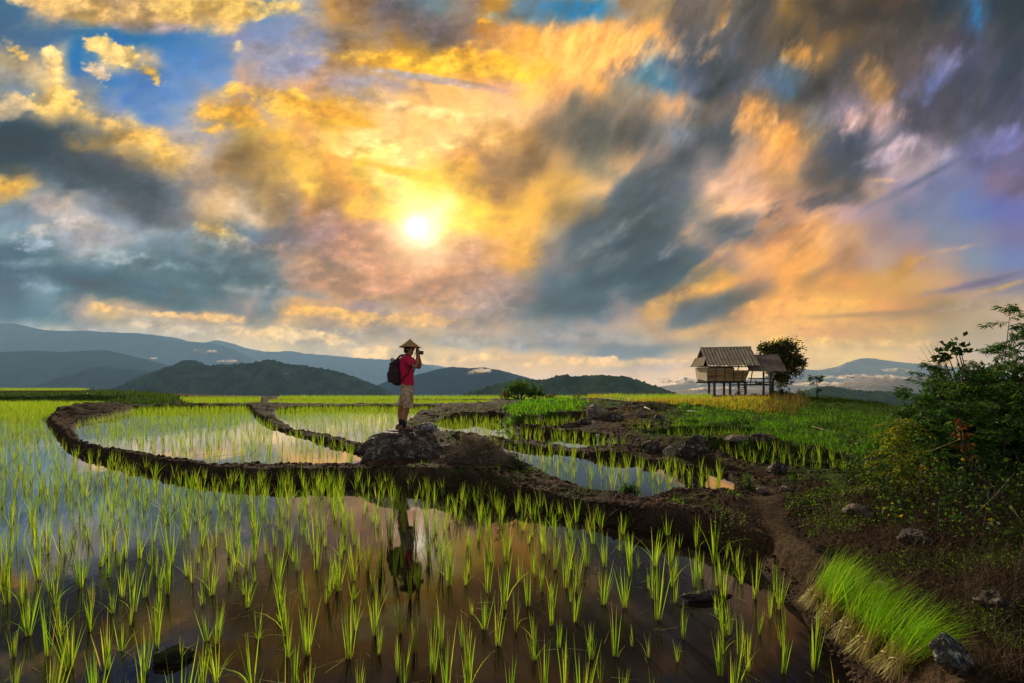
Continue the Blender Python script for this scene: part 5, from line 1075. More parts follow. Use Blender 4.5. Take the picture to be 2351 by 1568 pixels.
# things lying in the nearest paddy
def clods():
    m = simple('wet_clod', (.018, .013, .011), .6, .5, 9, .03, 30, spec=.5, col2=(.055, .04, .032)); mm = simple('mossy_clod', (.012, .010, .007), .9, .5, 7, .03, 30, col2=(.05, .055, .012))
    o = rock(1634, 1384, 140, 26, 'long dark lump of mud lying in the near paddy at the right', 71, m, Y=3.53, name='mud_lump', cat='mud lump', dep=.16, rough=.22); o.rotation_euler = (0, .10, .18); o.location.z = .015
    o = rock(384, 1512, 84, 44, 'dark mossy clod of earth in the near paddy at the lower left', 72, mm, Y=2.72, name='earth_clod', cat='clod', dep=.62, rough=.2); o.rotation_euler = (0, -.12, .3); o.location.z = .02
clods()
def stick(a, Ya, b, Yb, rad, label, col=(.22, .16, .11), name='stick', cat='stick'):
    m = MB(); p, q = PY(*a, Ya), PY(*b, Yb); mid = p.lerp(q, .5) + Vector((0, 0, rad)); m.tube([p, mid, q], [rad, rad * .9, rad * .7], 7)
    return tag(m.build(name, simple(name + '_wood', col, .8, .35, 6), smooth=True), label, cat)
def g2(x, y): return on_ground(x, y)
def ground_stick(a, b, rad, label, **k):
    p, q = g2(*a), g2(*b); return stick(a, p.y * .995, b, q.y * .995, rad, label, **k)
ground_stick((1480, 935), (1500, 946), .03, 'pale stick slanting on the bare bank between two stones', col=(.32, .25, .18))
ground_stick((1246, 914), (1262, 924), .035, 'short pale stick below the brown brush heap', col=(.3, .24, .17))
ground_stick((1580, 944), (1640, 951), .03, 'thin bamboo pole lying high on the green slope', name='bamboo_pole', cat='pole')
ground_stick((1769, 970), (1900, 1008), .022, 'long bamboo pole lying down the green slope, upper of two', name='bamboo_pole', cat='pole', col=(.20, .17, .08))
ground_stick((1800, 964), (1960, 1005), .018, 'long bamboo pole lying down the green slope, right and lower one', name='bamboo_pole', cat='pole', col=(.18, .15, .07))
# ------------------------------------------------------------------ the stilt hut
WOODD = simple('dark_timber', (.050, .032, .020), .85, .45, 4, .006, 40, stretch=(1, 1, .25)); POSTM = simple('post_timber', (.10, .066, .045), .85, .4, 5, .008, 30, stretch=(1, 1, .2), col2=(.055, .035, .024))
def plankmat():
    m = material('wall_bamboo'); t = NT(m); v = t.coord('Object'); s = t.new('ShaderNodeSeparateXYZ'); t.l.new(v, s.inputs[0])
    n = t.noise(2.5, 5, .6, t.coord('Object', (.6, 1, 5))); strip = t.noise(.5, 1, .5, t.coord('Object', (.25, .1, 14)))
    c = t.mix(t.rng(n, .3, .7), (.14, .068, .022), (.38, .20, .070)); c = t.mix(t.rng(strip, .55, .6), c, (.30, .20, .10)); c = t.mix(t.rng(strip, .42, .38), c, (.03, .018, .010))
    nb = t.bump(strip, 1.0, .02); t.out(t.pbr(c, .85, nb, .2)); return m
def corrugated(name, p00, p10, p01, p11, n, amp, mat, parent, seams=3, thick=.012):
    """sheet between ridge (p00-p10) and eave (p01-p11) with waves across the width, laid in overlapping rows"""
    p00, p10, p01, p11 = map(Vector, (p00, p10, p01, p11)); nrm = (p10 - p00).cross(p01 - p00).normalized(); nrm = nrm if nrm.z > 0 else -nrm
    V = []; Q = []; r = random.Random(n)
    for row in range(seams):
        f0 = row / seams - (.02 if row else 0); f1 = (row + 1) / seams + (.006 if row < seams - 1 else 0); lift = (seams - row) * 0 + row * -.004
        for side in (0, 1):
            base = len(V); m = n * 8
            for j, f in enumerate((f0, (f0 + f1) / 2, f1)):
                for i in range(m + 1):
                    u = i / m; a = p00.lerp(p10, u); b = p01.lerp(p11, u); w = amp * math.sin(u * n * 2 * math.pi) + (.018 if j == 2 else .0) + lift
                    V.append(a.lerp(b, f) + nrm * (w - (thick if side else 0)) + Vector((0, 0, .004 * math.sin(u * 40))))
            for j in range(2):
                for i in range(m): q = base + j * (m + 1) + i; Q.append((q, q + 1, q + m + 2, q + m + 1) if not side else (q, q + m + 1, q + m + 2, q + 1))
    me = bpy.data.meshes.new(name); me.from_pydata([tuple(v) for v in V], [], Q); me.update(); return new_obj(name, me, mat, parent, smooth=True)
def hut():
    Yf, Yb, Yr = 33.2, 35.3, 34.25; org = Vector((15.2, 34.2, .78)); root = empty('stilt_hut', org, 'weathered bamboo and timber hut on six stilts under a pale corrugated gable roof', 'hut')
    def q(x, y, Y): return PY(x, y, Y) - org
    FIB = simple('fibre_cement', (.40, .29, .18), .85, .45, 3.0, .004, 30, col2=(.54, .44, .32), stretch=(1, 1, .5)); Sg = gz
    rl, rr_ = q(1608.5, 799.5, Yr), q(1721.5, 797.5, Yr)
    ef, efr = q(1626.5, 839, 33.0), q(1743, 839, 33.0); eb = Vector((rl.x - .0, 1.25 + .05, ef.z + .12)); ebr = Vector((rr_.x + .12, 1.3, ef.z + .12))
    ef.x = rl.x + .04; efr_x = rr_.x + .10
    # the roof is a plain gable: both ends sit above each other in plan
    ef = Vector((rl.x, ef.y, ef.z)); efr = Vector((efr_x, efr.y, efr.z)); rr2 = Vector((rr_.x + .05, rr_.y, rr_.z))
    def ribbed(name, mat_c, c2, x0, length, waves):       # dark stripes painted in to stand for shade in the corrugation valleys
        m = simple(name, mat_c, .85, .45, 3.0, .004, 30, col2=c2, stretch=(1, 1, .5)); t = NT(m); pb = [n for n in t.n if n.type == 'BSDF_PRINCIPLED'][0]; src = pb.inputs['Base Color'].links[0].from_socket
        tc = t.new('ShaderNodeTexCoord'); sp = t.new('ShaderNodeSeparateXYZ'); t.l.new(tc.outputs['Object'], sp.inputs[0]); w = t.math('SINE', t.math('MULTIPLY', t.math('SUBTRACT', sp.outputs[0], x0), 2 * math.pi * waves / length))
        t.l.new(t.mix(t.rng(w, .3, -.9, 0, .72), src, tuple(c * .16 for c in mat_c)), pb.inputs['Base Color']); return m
    hut.ribbed = ribbed
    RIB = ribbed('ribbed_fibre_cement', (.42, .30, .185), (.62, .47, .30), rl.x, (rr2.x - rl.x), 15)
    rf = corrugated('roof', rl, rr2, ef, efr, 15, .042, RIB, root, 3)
    corrugated('rear_roof', rl, rr2, eb, ebr, 17, .030, FIB, root, 3)
    b = MB(); b.tube([rl + Vector((-.04, 0, .03)), rr2 + Vector((.04, 0, .03))], .055, 8); b.build('ridge_cap', FIB, rf, smooth=True)
    b = MB()
    for e in (ef, eb): b.bar(rl + Vector((.03, 0, -.05)), e + Vector((.03, 0, -.05)), .05, .07)
    for x in (.8, 1.7, 2.6, 3.3):
        for e in (ef, eb): b.bar(rl + Vector((x, 0, -.06)), Vector((rl.x + x, e.y, e.z - .06)), .05, .06)
    b.bar(ef + Vector((0, .06, -.09)), efr + Vector((0, .06, -.09)), .05, .06); b.bar(eb + Vector((0, -.06, -.09)), ebr + Vector((0, -.06, -.09)), .05, .06); b.build('rafter', WOODD, root)
    zt, zb = q(0, 843, Yf).z + .02, q(0, 874.5, Yf).z; xl, xr, xrb = q(1625, 860, Yf).x, q(1720, 845, Yf).x, q(1711, 872, Yf).x; xm = q(1683, 0, Yf).x; yf = Yf - org.y; yb = Yb - org.y - .25; zo = q(0, 850, Yf).z
    PM = plankmat()
    def wall(pts, name='wall', mat=PM, t=.03, par=root):
        m = MB(); P = [Vector(p) for p in pts]; n = (P[1] - P[0]).cross(P[2] - P[0]).normalized() * t; k = len(P); m.add(P + [p + n for p in P], [tuple(range(k)), tuple(range(2 * k - 1, k - 1, -1))] + [(i, i + k, (i + 1) % k + k, (i + 1) % k) for i in range(k)]); return m.build(name, mat, par)
    wf = wall([(xl, yf, zb), (xrb, yf, zb), (xr, yf - .05, zo), (xm + .0, yf - .02, zo), (xm, yf - .03, zt), (xl, yf - .03, zt)])
    wall([(xl, yb, zb), (xrb, yb, zb), (xrb + .05, yb, zt - .28), (xm + .25, yb, zt - .28), (xm + .25, yb, zt), (xm - .05, yb, zt), (xm - .05, yb, zo), (xm - .25, yb, zo), (xm - .25, yb, zt), (xl, yb, zt)])
    wall([(xrb, yf, zb), (xrb, yb, zb), (xrb + .10, yb, zo), (xr - .03, yf, zo)])
    sk = simple('woven_sack', (.50, .40, .27), .9, .25, 6, .01, 60, col2=(.70, .58, .42)); wall([(xl - .02, yb, zb + .14), (xl - .02, yf - .01, zb), (xl - .05, yf - .02, zt), (xl - .14, yb, zt)], 'end_wall', sk, .04)
    # dark boarding of the left gable and the little roof skirt under it
    wall([(xl - .02, yf + .1, zt + .03), (xl - .02, yb, zt + .03), (rl.x + .12, rl.y, rl.z - .12)], 'gable_board', WOODD)
    s0, s1 = Vector((rl.x - .02, ef.y + .25, ef.z + .62)), Vector((rl.x - .02, eb.y - .25, ef.z + .62)); e0, e1 = Vector((rl.x - .28, ef.y + .02, ef.z - .02)), Vector((rl.x - .28, eb.y, ef.z - .02)); corrugated('gable_skirt', s0, s1, e0, e1, 12, .018, FIB, root, 1)
    b = MB()
    for x in np.linspace(xl + .55, xrb - .2, 4): b.bar((x, yf - .035, zb - .02), (x + .0, yf - .06, zt if x < xm else zo), .05, .03)
    b.build('batten', WOODD, wf)
    b = MB(); b.bar((xr - .04, yf, zo - .1), (xr + .0, yf, zt + .05), .06); b.bar((xm + .42, yf + .3, zo - .15), (xm + .55, yf + .3, zt + .05), .05); b.bar((xm + .9, yb, zo - .3), (xm + .9, yb, zt), .06); b.build('frame', WOODD, root)
    b = MB(); b.box(((xl + xrb) / 2, (yf + yb) / 2, zb - .03), (xrb - xl + .05, yb - yf, .05)); b.build('floor', WOODD, root)
    b = MB()
    for y in (yf + .06, yb - .02): b.bar((xl - .1, y, zb - .10), (xrb + .12, y, zb - .10), .10, .10)
    b.build('floor_beam', WOODD, root)
    for x, Y in ((1640, yf + .06), (1676, yf + .06), (1711.5, yf + .06), (1627.5, yb), (1662, yb), (1695.5, yb)):
        X = (x - CX) / F * (Y + org.y) - org.x; b = MB(); zg = Sg(X + org.x, Y + org.y) - org.z - .15; b.tube([(X, Y, zg), (X + .01, Y, zb * .5), (X, Y, zb - .15)], [.088, .08, .085], 10); b.box((X, Y, zb - .145), (.24, .16, .05)); b.build('post', POSTM, root, smooth=True)
    b = MB(); x0, x1 = q(1696, 0, 34).x, q(1709, 0, 34).x
    for k, z in enumerate((.18, .36, .52, .66)): b.box(((x0 + x1) / 2, -.35 + .06 * k, z), (x1 - x0, .14, .035))
    b.bar((x0, -.5, -.05), (x0 + .05, -.1, .85), .04, .05); b.bar((x1, -.5, -.05), (x1, -.1, .85), .04, .05); b.bar((x0 - .35, -.3, .0), (x0 + .0, -.25, .62), .16, .05); b.build('steps', POSTM, root)
    b = MB(); b.bar((xl - .15, yb - .2, .04), (xrb - .3, yb - .2, .04), .14, .10); b.build('ground_beam', WOODD, root)
    return root
hut()
def shelter():
    org = Vector((18.2, 34.4, .78)); root = empty('open_shelter', org, 'open wooden platform shelter with a brown corrugated roof joined to the right of the hut', 'shelter')
    def q(x, y, Y): return PY(x, y, Y) - org
    RF = simple('old_corrugated', (.20, .13, .10), .8, .4, 2.5, .004, 30, col2=(.36, .26, .20)); Ye, Yr = 33.35, 34.8
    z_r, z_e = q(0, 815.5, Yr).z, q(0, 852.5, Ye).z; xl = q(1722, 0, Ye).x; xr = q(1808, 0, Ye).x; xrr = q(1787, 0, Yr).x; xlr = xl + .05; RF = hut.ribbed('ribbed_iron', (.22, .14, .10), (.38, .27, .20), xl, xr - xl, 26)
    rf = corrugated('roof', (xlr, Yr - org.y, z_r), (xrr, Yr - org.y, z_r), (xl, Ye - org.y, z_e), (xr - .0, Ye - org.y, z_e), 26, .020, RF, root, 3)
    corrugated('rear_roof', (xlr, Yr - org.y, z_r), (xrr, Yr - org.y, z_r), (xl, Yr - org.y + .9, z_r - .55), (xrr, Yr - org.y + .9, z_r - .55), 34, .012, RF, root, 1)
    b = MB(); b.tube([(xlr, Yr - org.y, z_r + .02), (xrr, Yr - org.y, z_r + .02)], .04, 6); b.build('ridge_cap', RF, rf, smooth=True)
    for x, Y, top in ((1768.5, 33.6, 853), (1753, 35.3, 852)):
        X = (x - CX) / F * Y - org.x; y = Y - org.y; zt = q(0, top, Y).z; zg = gz(X + org.x, Y) - org.z - .15; b = MB(); b.tube([(X, y, zg), (X, y, zt * .5), (X, y, zt)], [.085, .075, .06], 9); b.build('post', POSTM, root, smooth=True)
    X1 = q(1768.5, 0, 33.6).x; b = MB(); b.bar((X1 + .05, -.8, q(0, 884, 33.6).z), (X1 + .32, -.8, z_e), .07); b.bar((X1 + .03, -.7, 1.0), (X1 - .1, -.7, z_e), .05); b.bar((q(1720, 0, 33.6).x + .1, -.7, q(0, 886, 33.6).z), (q(1725, 0, 33.6).x + .12, -.7, z_e), .06); b.build('brace', POSTM, root)
    x0 = q(1712, 0, 33.6).x; x1 = q(1773, 0, 33.6).x
    for yy in (868.5, 877): b = MB(); z = q(0, yy, 33.6).z; b.bar((x0 + (.2 if yy < 870 else -.05), -.72, z), (x1, -.72, z - .03), .055, .07); b.build('rail', POSTM, root)
    b = MB(); z = q(0, 882, 33.6).z; b.box(((x0 + x1) / 2 + .25, .1, z), (x1 - x0 - .5, 1.5, .05)); b.bar((x0 - .4, -.74, z - .05), (x1, -.74, z - .05), .07, .09); b.bar((x0 - .4, .8, z - .05), (x1, .8, z - .05), .07, .09); b.build('platform', WOODD, root)
    b = MB(); b.bar((x1 - .9, -.3, z + .02), (x1 - .9, -.3, z + .25), .09); b.box((x1 - .6, -.2, z + .10), (.30, .25, .14)); b.build('bench_block', WOODD, root)
    b = MB()
    for k in range(16): a = k * .45; b.tube([(x0 + .55 + .1 * math.cos(a), -.3 + .1 * math.sin(a), -.05), (x0 + .9 + .25 * math.cos(a), -.3, .25), (x0 + 1.1 + .2 * math.cos(a * 2), -.2, -.02)], .012, 4, caps=False)
    o = b.build('wood_pile', WOODD, None, loc=org); tag(o, 'low pile of bent dark branches under the open shelter', 'wood pile')
shelter()
# ------------------------------------------------------------------ the photographer
SKIN = simple('skin', (.30, .125, .065), .55, .12, 10, 0, 1, .4); SHIRT = simple('red_cotton', (.66, .010, .075), .85, .22, 9, .004, 25, col2=(.46, .006, .050)); SHORTS = simple('khaki_cloth', (.58, .41, .26), .9, .3, 16, .008, 25, col2=(.28, .18, .10)); SOCK = simple('navy_sock', (.008, .009, .022), .9, .2, 20); SHOE = simple('tan_leather', (.22, .10, .045), .7, .3, 14, .002, 40, col2=(.13, .055, .025)); SOLE = simple('dark_sole', (.03, .02, .015), .8); BAG = simple('dark_canvas', (.030, .014, .016), .8, .35, 9, .004, 30, col2=(.055, .028, .026)); BLK = simple('camera_black', (.012, .012, .013), .35, .2, 10, spec=.5); HAIRM = simple('black_hair', (.01, .008, .007), .6, .2, 30)
def person():
    root = empty('person', (PX0, PYD, FEET), 'person in conical straw hat, crimson shirt and khaki shorts photographing from the boulder', 'person')
    # body: one skinned figure (x forward, -y towards the camera, z up)
    V = []; E = []; RD = []
    def add(p, r, par=None):
        V.append(p); RD.append(r); i = len(V) - 1
        if par is not None: E.append((par, i))
        return i
    pel = add((.045, 0, .86), (.135, .12)); w = add((.04, 0, 1.00), (.12, .10), pel); ch = add((.035, 0, 1.20), (.155, .115), w); up = add((.045, 0, 1.35), (.13, .095), ch); nk = add((.062, 0, 1.435), (.055, .055), up)
    hd = add((.10, 0, 1.50), (.072, .066), nk); hd2 = add((.108, 0, 1.565), (.088, .078), hd); hd3 = add((.10, 0, 1.625), (.075, .07), hd2)
    nose = add((.198, 0, 1.548), (.013, .012), hd2); chin = add((.165, 0, 1.482), (.024, .026), hd)
    for s, kx, kz, ax, az in ((-1, .075, .46, .015, .10), (1, -.075, .46, -.09, .10)):
        h = add((.045 if s < 0 else .02, s * .09, .80), (.10, .09), pel); k = add((kx, s * .095, kz), (.062, .062), h); c = add((kx - .035, s * .095, kz - .14), (.056, .054), k); a = add((ax, s * .095, az), (.036, .036), c); add((ax + .02, s * .095, .045), (.034, .034), a)
    # arms raised to the camera; elbows low in front of the chest
    for s in (-1, 1):
        sh = add((.05, s * .165, 1.385), (.062, .06), up); el = add((.245, s * .185, 1.20), (.041, .041), sh); fa = add((.275, s * .15, 1.29), (.041, .038), el); wr = add((.262, s * .075, 1.43), (.026, .028), fa); pm = add((.262, s * .052, 1.475), (.030, .018), wr)
        for k in range(4):
            z0 = 1.475 + .014 * k; f1 = add((.275, s * (.058 + .002 * k), z0 + .012), (.0095, .0095), pm); f2 = add((.300 - .003 * k, s * .050, z0 + .022), (.0085, .0085), f1); add((.305 - .004 * k, s * .028, z0 + .024), (.0075, .0075), f2)
        t1 = add((.240, s * .048, 1.50), (.011, .011), pm); add((.226, s * .036, 1.522), (.009, .009), t1)
    me = bpy.data.meshes.new('body'); me.from_pydata(V, E, []); me.update(); o = new_obj('body', me, SKIN, root)
    m = o.modifiers.new('skin', 'SKIN'); sv = me.skin_vertices[0].data
    for i, rd in enumerate(RD): sv[i].radius = rd
    sv[0].use_root = True; m.use_smooth_shade = True; sb = o.modifiers.new('sub', 'SUBSURF'); sb.levels = 2; sb.render_levels = 2
    def e(z, cx, rx, ry, cy=0, t=0): return ((cx, cy, z), (rx, ry), t)
    # ears, eyes and mouth
    for s in (-1, 1): b = MB(); b.rings([e(1.53, .085, .004, .006, s * .083), e(1.545, .082, .020, .010, s * .086), e(1.565, .080, .022, .010, s * .086), e(1.58, .084, .006, .006, s * .083)], 8); b.build('ear', SKIN, root, smooth=True)
    b = MB()
    for s in (-1, 1): b.rings([e(1.562, .178, .003, .004, s * .032), e(1.569, .182, .008, .011, s * .032), e(1.576, .178, .003, .004, s * .032)], 8)
    b.build('eye', BLK, root, smooth=True)
    b = MB(); b.bar((.186, -.018, 1.508), (.186, .018, 1.508), .006, .006); b.build('mouth', simple('lips', (.22, .07, .05), .6), root)
    b = MB(); b.rings([e(1.49, .045, .045, .060), e(1.52, .060, .075, .080), e(1.57, .068, .082, .086), e(1.615, .075, .085, .080), e(1.64, .09, .05, .05)], 18); b.build('hair', HAIRM, root, smooth=True)
    # shirt: torso and two short sleeves, one connected garment
    b = MB(); b.rings([e(.865, .060, .120, .165), e(.90, .058, .125, .168), e(1.0, .050, .118, .160), e(1.10, .042, .128, .172), e(1.22, .035, .138, .185), e(1.32, .036, .130, .190), e(1.385, .046, .108, .172), e(1.425, .052, .078, .110), e(1.450, .058, .062, .068)], 28, caps=False)
    for s in (-1, 1):
        pts = [Vector((.045, s * .13, 1.375)), Vector((.085, s * .175, 1.355)), Vector((.135, s * .188, 1.31)), Vector((.185, s * .190, 1.262))]; b.tube(pts, [.078, .080, .074, .072], 16, caps=False)
    sh = b.build('shirt', SHIRT, root, smooth=True); sd = sh.modifiers.new('s', 'SOLIDIFY'); sd.thickness = .006; dn(sh, .007, 9)
    b = MB(); b.rings([e(1.442, .062, .060, .062), e(1.468, .066, .066, .064), e(1.474, .066, .064, .062)], 18, caps=False); c = b.build('collar', SHIRT, sh, smooth=True); c.modifiers.new('s', 'SOLIDIFY').thickness = .005
    b = MB(); b.rings([e(.80, .045, .130, .165), e(.86, .048, .124, .160), e(.905, .050, .118, .155)], 26, caps=False)
    b.rings([e(.815, .055, .118, .098, -.085), e(.70, .070, .112, .100, -.092), e(.58, .088, .098, .098, -.096), e(.48, .096, .094, .096, -.098), e(.425, .099, .096, .097, -.098)], 22, caps=False)
    b.rings([e(.815, .030, .115, .098, .085), e(.70, .010, .104, .098, .092), e(.58, -.042, .086, .095, .096), e(.50, -.066, .080, .092, .098), e(.47, -.072, .080, .092, .098)], 22, caps=False)
    sr = b.build('shorts', SHORTS, root, smooth=True); sr.modifiers.new('s', 'SOLIDIFY').thickness = .006; dn(sr, .009, 11)
    b = MB(); b.box((.085, -.197, .565), (.115, .018, .15)); b.box((.085, -.208, .625), (.12, .012, .035)); b.build('pocket', SHORTS, sr, bevel=.006)
    for s, ax, cz in ((-1, 0.015, .0), (1, -.09, .0)):
        b = MB(); b.tube([(ax + .012, s * .095, .04), (ax, s * .095, .10), (ax - .004, s * .095, .20)], [.043, .042, .049], 14); b.build('sock', SOCK, root, smooth=True)
        b = MB(); sx = ax - .105
        def sec(x, w, h, z=.018): return [(sx + x, s * .095 + w * math.cos(a) * (1 if 1 else 0), z + h * (0 if math.sin(a) < 0 else math.sin(a))) for a in np.linspace(0, 2 * math.pi, 14, endpoint=False)]
        secs = [sec(.0, .022, .050), sec(.02, .036, .085), sec(.07, .040, .098), sec(.125, .040, .092), sec(.17, .045, .070), sec(.215, .049, .055), sec(.255, .042, .045), sec(.282, .022, .026)]
        vs = [p for q_ in secs for p in q_]; n = 14; fs = [(i * n + k, i * n + (k + 1) % n, (i + 1) * n + (k + 1) % n, (i + 1) * n + k) for i in range(len(secs) - 1) for k in range(n)] + [tuple(range(n - 1, -1, -1)), tuple(range(7 * n, 8 * n))]
        b.add(vs, fs); sho = b.build('shoe', SHOE, root, smooth=True, sub=1)
        b = MB(); b.rings([((sx + .14, s * .095, -.004), (.150, .050), 0), ((sx + .14, s * .095, .020), (.152, .051), 0)], 22); b.build('sole', SOLE, sho)
        b = MB()
        for k in range(4): b.bar((sx + .135 + .02 * k, s * .095 - .022, .108 - .010 * k), (sx + .145 + .02 * k, s * .095 + .022, .108 - .010 * k), .006)
        b.build('laces', simple('lace', (.28, .2, .13), .9), sho)
    # conical straw hat
    m = material('straw'); t = NT(m); v = t.coord('Object'); s_ = t.new('ShaderNodeSeparateXYZ'); t.l.new(v, s_.inputs[0]); an = t.math('ARCTAN2', s_.outputs[1], s_.outputs[0]); st = t.math('SINE', t.math('MULTIPLY', an, 64)); rg = t.math('SINE', t.math('MULTIPLY', s_.outputs[2], 420)); n = t.noise(14, 4, .6, v)
    c = t.mix(t.rng(n, .3, .7), (.30, .17, .06), (.46, .29, .11)); c = t.mix(t.rng(st, .2, 1, 0, .45), c, (.20, .11, .04)); c = t.mix(t.rng(rg, .5, 1, 0, .4), c, (.16, .09, .035)); t.out(t.pbr(c, .8, t.bump(t.math('ADD', st, rg), .5, .003), .2))
    b = MB(); pr = [(.006, .158), (.030, .138), (.075, .100), (.13, .060), (.18, .024), (.208, .004), (.212, -.004), (.205, -.006), (.176, .012), (.12, .050), (.06, .092), (.01, .130)]; b.rings([((0, 0, z), (r_, r_), 0) for r_, z in pr], 40, caps=True); h = b.build('hat', m, root, smooth=True, loc=(.105, 0, 1.602)); h.rotation_euler = (0, .02, 0)
    b = MB(); b.rings([((0, 0, .150), (.012, .012), 0), ((0, 0, .166), (.008, .008), 0), ((0, 0, .172), (.002, .002), 0)], 10); b.build('hat_tip', m, h)
    # backpack worn on the back
    bp = empty('backpack', (PX0 - .150, PYD, FEET + .86), 'dark brown canvas backpack hanging on the person with the straw hat', 'backpack')
    b = MB(); z0 = FEET + .86
    b.rings([e(.0, .035, .075, .085, 0), e(.02, .03, .10, .13), e(.10, -.01, .125, .155), e(.25, -.035, .130, .160), e(.38, -.035, .115, .155), e(.46, -.005, .085, .135), e(.50, .02, .055, .10)], 26); bd = b.build('bag_body', BAG, bp, smooth=True); dn(bd, .010, 9)
    b = MB(); b.rings([e(.06, -.07, .085, .115), e(.10, -.085, .090, .125), e(.22, -.105, .085, .125), e(.27, -.095, .075, .115)], 22); b.build('front_pocket', BAG, bp, smooth=True)
    b = MB(); b.rings([e(.405, -.03, .118, .160), e(.44, -.02, .108, .150), e(.49, .01, .075, .12), e(.525, .03, .03, .06)], 24); b.build('top_flap', BAG, bp, smooth=True)
    b = MB(); b.tube([(-.085, -.02, .47), (-.11, -.02, .51), (-.09, -.02, .525), (-.05, -.02, .505)], .014, 8); b.build('grab_handle', BAG, bp, smooth=True)
    for s in (-1, 1):
        b = MB(); b.tube([(.02, s * .09, .50), (.10, s * .125, .575), (.19, s * .145, .585), (.265, s * .155, .54), (.315, s * .160, .46) , (.33, s * .175, .38), (.29, s * .195, .28), (.18, s * .20, .15), (.08, s * .17, .06)], [.018, .020, .021, .021, .018, .014, .012, .012, .012], 8); b.build('shoulder_strap', BAG, bp, smooth=True)
    for zz in (.32, .20):
        b = MB(); b.bar((-.13, -.10, zz), (-.06, -.165, zz + .01), .006, .018); b.build('buckle_strap', SOLE, bp)
    # camera held to the eye
    cm = empty('camera', (PX0 + .255, PYD, FEET + 1.515), 'black camera with a long lens held to the eye of the person', 'camera')
    b = MB(); b.box((0, 0, 0), (.055, .125, .085)); b.box((-.005, 0, .052), (.05, .05, .035)); b.box((.012, -.052, 0), (.045, .022, .08)); b.build('camera_body', BLK, cm, bevel=.008)
    b = MB(); b.tube([(.02, 0, -.004), (.06, 0, -.012), (.062, 0, -.012), (.105, 0, -.022)], [.036, .036, .040, .042], 20); ln = b.build('lens', BLK, cm, smooth=False)
    b = MB(); b.tube([(.1055, 0, -.0221), (.108, 0, -.0226)], [.034, .033], 20); b.build('lens_glass', simple('glass_front', (.02, .02, .03), .05, spec=1.0), ln)
    b = MB(); b.tube([(-.0, -.066, .03), (-.05, -.075, -.08), (-.075, -.12, -.20), (-.05, -.165, -.36), (-.045, -.135, -.44), (-.07, -.1, -.40)], .0055, 6); b.build('neck_strap', simple('blue_strap', (.02, .03, .10), .7), cm)
def dn(o, amt, sc):
    tx = bpy.data.textures.new('creases', 'CLOUDS'); tx.noise_scale = 1.0 / sc; tx.noise_depth = 2
    if o.modifiers.get('s') is None and False: pass
    sb = o.modifiers.new('sub', 'SUBSURF'); sb.levels = 2; sb.render_levels = 2
    d = o.modifiers.new('creases', 'DISPLACE'); d.texture = tx; d.strength = amt * 2; d.mid_level = .5; d.texture_coords = 'LOCAL'
person()
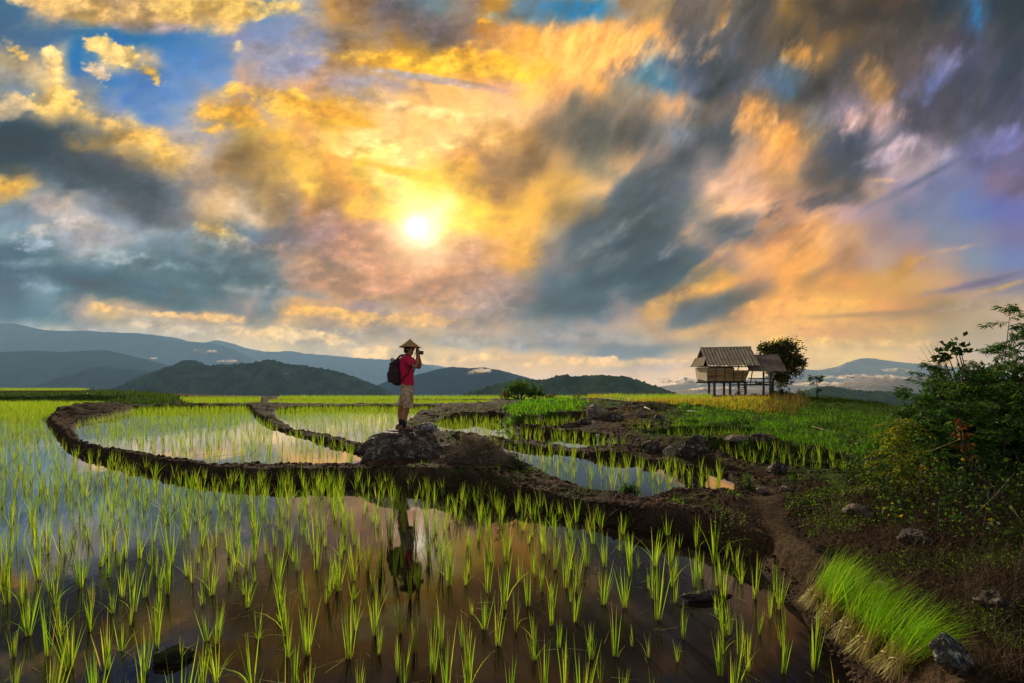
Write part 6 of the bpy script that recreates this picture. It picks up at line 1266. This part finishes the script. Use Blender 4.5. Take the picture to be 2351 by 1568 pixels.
# ------------------------------------------------------------------ bundles of rice seedlings on the bund
def bundle_set():
    BL = leafmat('seedling_leaf', [(0, (.12, .28, .006)), (.5, (.24, .48, .010)), (.85, (.38, .60, .015)), (1, (.55, .62, .03))], .55, .03, along=(.15, .45, (.30, .26, .06, 1)))
    ST = leafmat('seedling_stem', [(0, (.10, .08, .02)), (.5, (.36, .29, .08)), (1, (.55, .46, .18))], .2, .08)
    TIE = simple('bamboo_tie', (.42, .32, .14), .7, .3, 30)
    spots = [(1846, 1418, 'topmost', 18), (1862, 1436, 'second', 10), (1884, 1460, 'third', 20), (1896, 1482, 'fourth', 26), (1918, 1502, 'fifth', 14), (1940, 1522, 'sixth', 22), (1960, 1542, 'seventh', 16), (1984, 1562, 'eighth', 24), (2010, 1584, 'ninth', 18), (2044, 1606, 'tenth', 26)]
    for i, (x, y, wd, ang) in enumerate(spots):
        r = np.random.RandomState(300 + i); b0 = on_ground(x, y); b0.z = max(b0.z, min(gz(b0.x + .12, b0.y), b0.z + .05)) + .05
        a0 = math.radians(ang); root = empty('seedling_bundle', b0, f'{wd} bundle of green rice seedlings down the row lying on the bund', 'seedling bundle', 'seedling bundles laid along the bund', rz=a0 + math.radians((-9, 7, -4, 10)[i % 4]))
        dz = root.rotation_euler.z; pitch = max(math.atan2(gz(b0.x + math.cos(dz) * s, b0.y + math.sin(dz) * s, True) + .022 - b0.z, s) for s in (.10, .15, .2, .25, .3, .36)); root.rotation_euler.y = -max(0, min(pitch * .8, .54)); root.scale = (.9, .9, .9)
        n = 230; k = n; off = np.stack([r.normal(0, .010, n) + np.zeros(n), r.normal(0, .020, n), np.abs(r.normal(0, .014, n))], 1)
        # stems: lying almost flat, converging at the tie
        sp = 46; o2 = np.stack([r.uniform(-.05, .02, sp), r.normal(0, .026, sp), np.abs(r.normal(0, .014, sp))], 1)
        strip_obj('stems', [blades(o2, r.normal(-o2[:, 1] * 5, .08), 1.36, r.uniform(.12, .19, sp), .0052, r.uniform(-.25, .0, sp), 3, rnd=r, face=r.uniform(0, 3.1, sp))], ST, root)
        rt = np.stack([r.uniform(-.03, .0, 40), r.normal(0, .03, 40), np.abs(r.normal(0, .012, 40))], 1); strip_obj('roots', [blades(rt, math.pi + r.normal(0, .6, 40), r.uniform(1.2, 1.7, 40), r.uniform(.03, .08, 40), .003, r.uniform(0, .5, 40), 2, rnd=r)], TW, root)
        off[:, 0] += .075 + r.uniform(-.02, .05, n)
        tl = np.clip(r.normal(1.30, .17, n), .7, 1.54); strip_obj('leaves', [blades(off, r.normal(-.10, .24, n), tl, r.uniform(.24, .52, n), .0056 * r.uniform(.6, 1.15, n), r.uniform(.10, .75, n), 5, rnd=r)], BL, root)
        b = MB(); b.rings([((0, 0, 0), (.024, .030), 0), ((0, 0, .006), (.026, .032), 0)], 14, caps=False); t = b.build('tie', TIE, root, smooth=True, loc=(.085, 0, .030)); t.rotation_euler = (0, math.radians(85), 0); t.modifiers.new('s', 'SOLIDIFY').thickness = .004
bundle_set()
# thin trickles of water over two terrace lips
def trickle(px, py, h, label):
    q = on_ground(px, py); k = q.y / F; b = MB(); 
    for i in range(3): b.tube([(i * .035, 0, 0), (i * .04 + .01, -.05, -h * k * .4), (i * .05 + .02, -.08, -h * k)], [.008, .007, .010], 5)
    m = material('running_water'); t = NT(m); t.out(t.pbr((.5, .5, .5), .3, None, .6)); o = b.build('trickle', m, loc=(q.x, q.y - .05, q.z + h * k * .6), smooth=True); tag(o, label, 'trickle')
trickle(1368, 1006, 13, 'white trickle of water falling over the middle terrace lip'); trickle(201, 906, 8, 'thin white trickle down the far left grassy terrace bank')
# ------------------------------------------------------------------ air
def build_haze():
    b = MB(); b.box((0, 4700, 315), (30000, 10400, 822))
    m = material('haze'); t = NT(m); p = t.new('ShaderNodeVolumePrincipled')
    t.put(p, 'Color', (0.42, 0.68, 1.0, 1)); p.inputs['Density'].default_value = HAZE; p.inputs['Anisotropy'].default_value = 0.25
    o = t.new('ShaderNodeOutputMaterial'); t.l.new(p.outputs[0], o.inputs['Volume'])
    m.cycles.homogeneous_volume = True if hasattr(m.cycles, 'homogeneous_volume') else None
    tag(b.build('haze', m), 'thin evening haze filling the air over terraces and valley', 'haze', kind='stuff')
HAZE = 0.5e-4
build_haze()
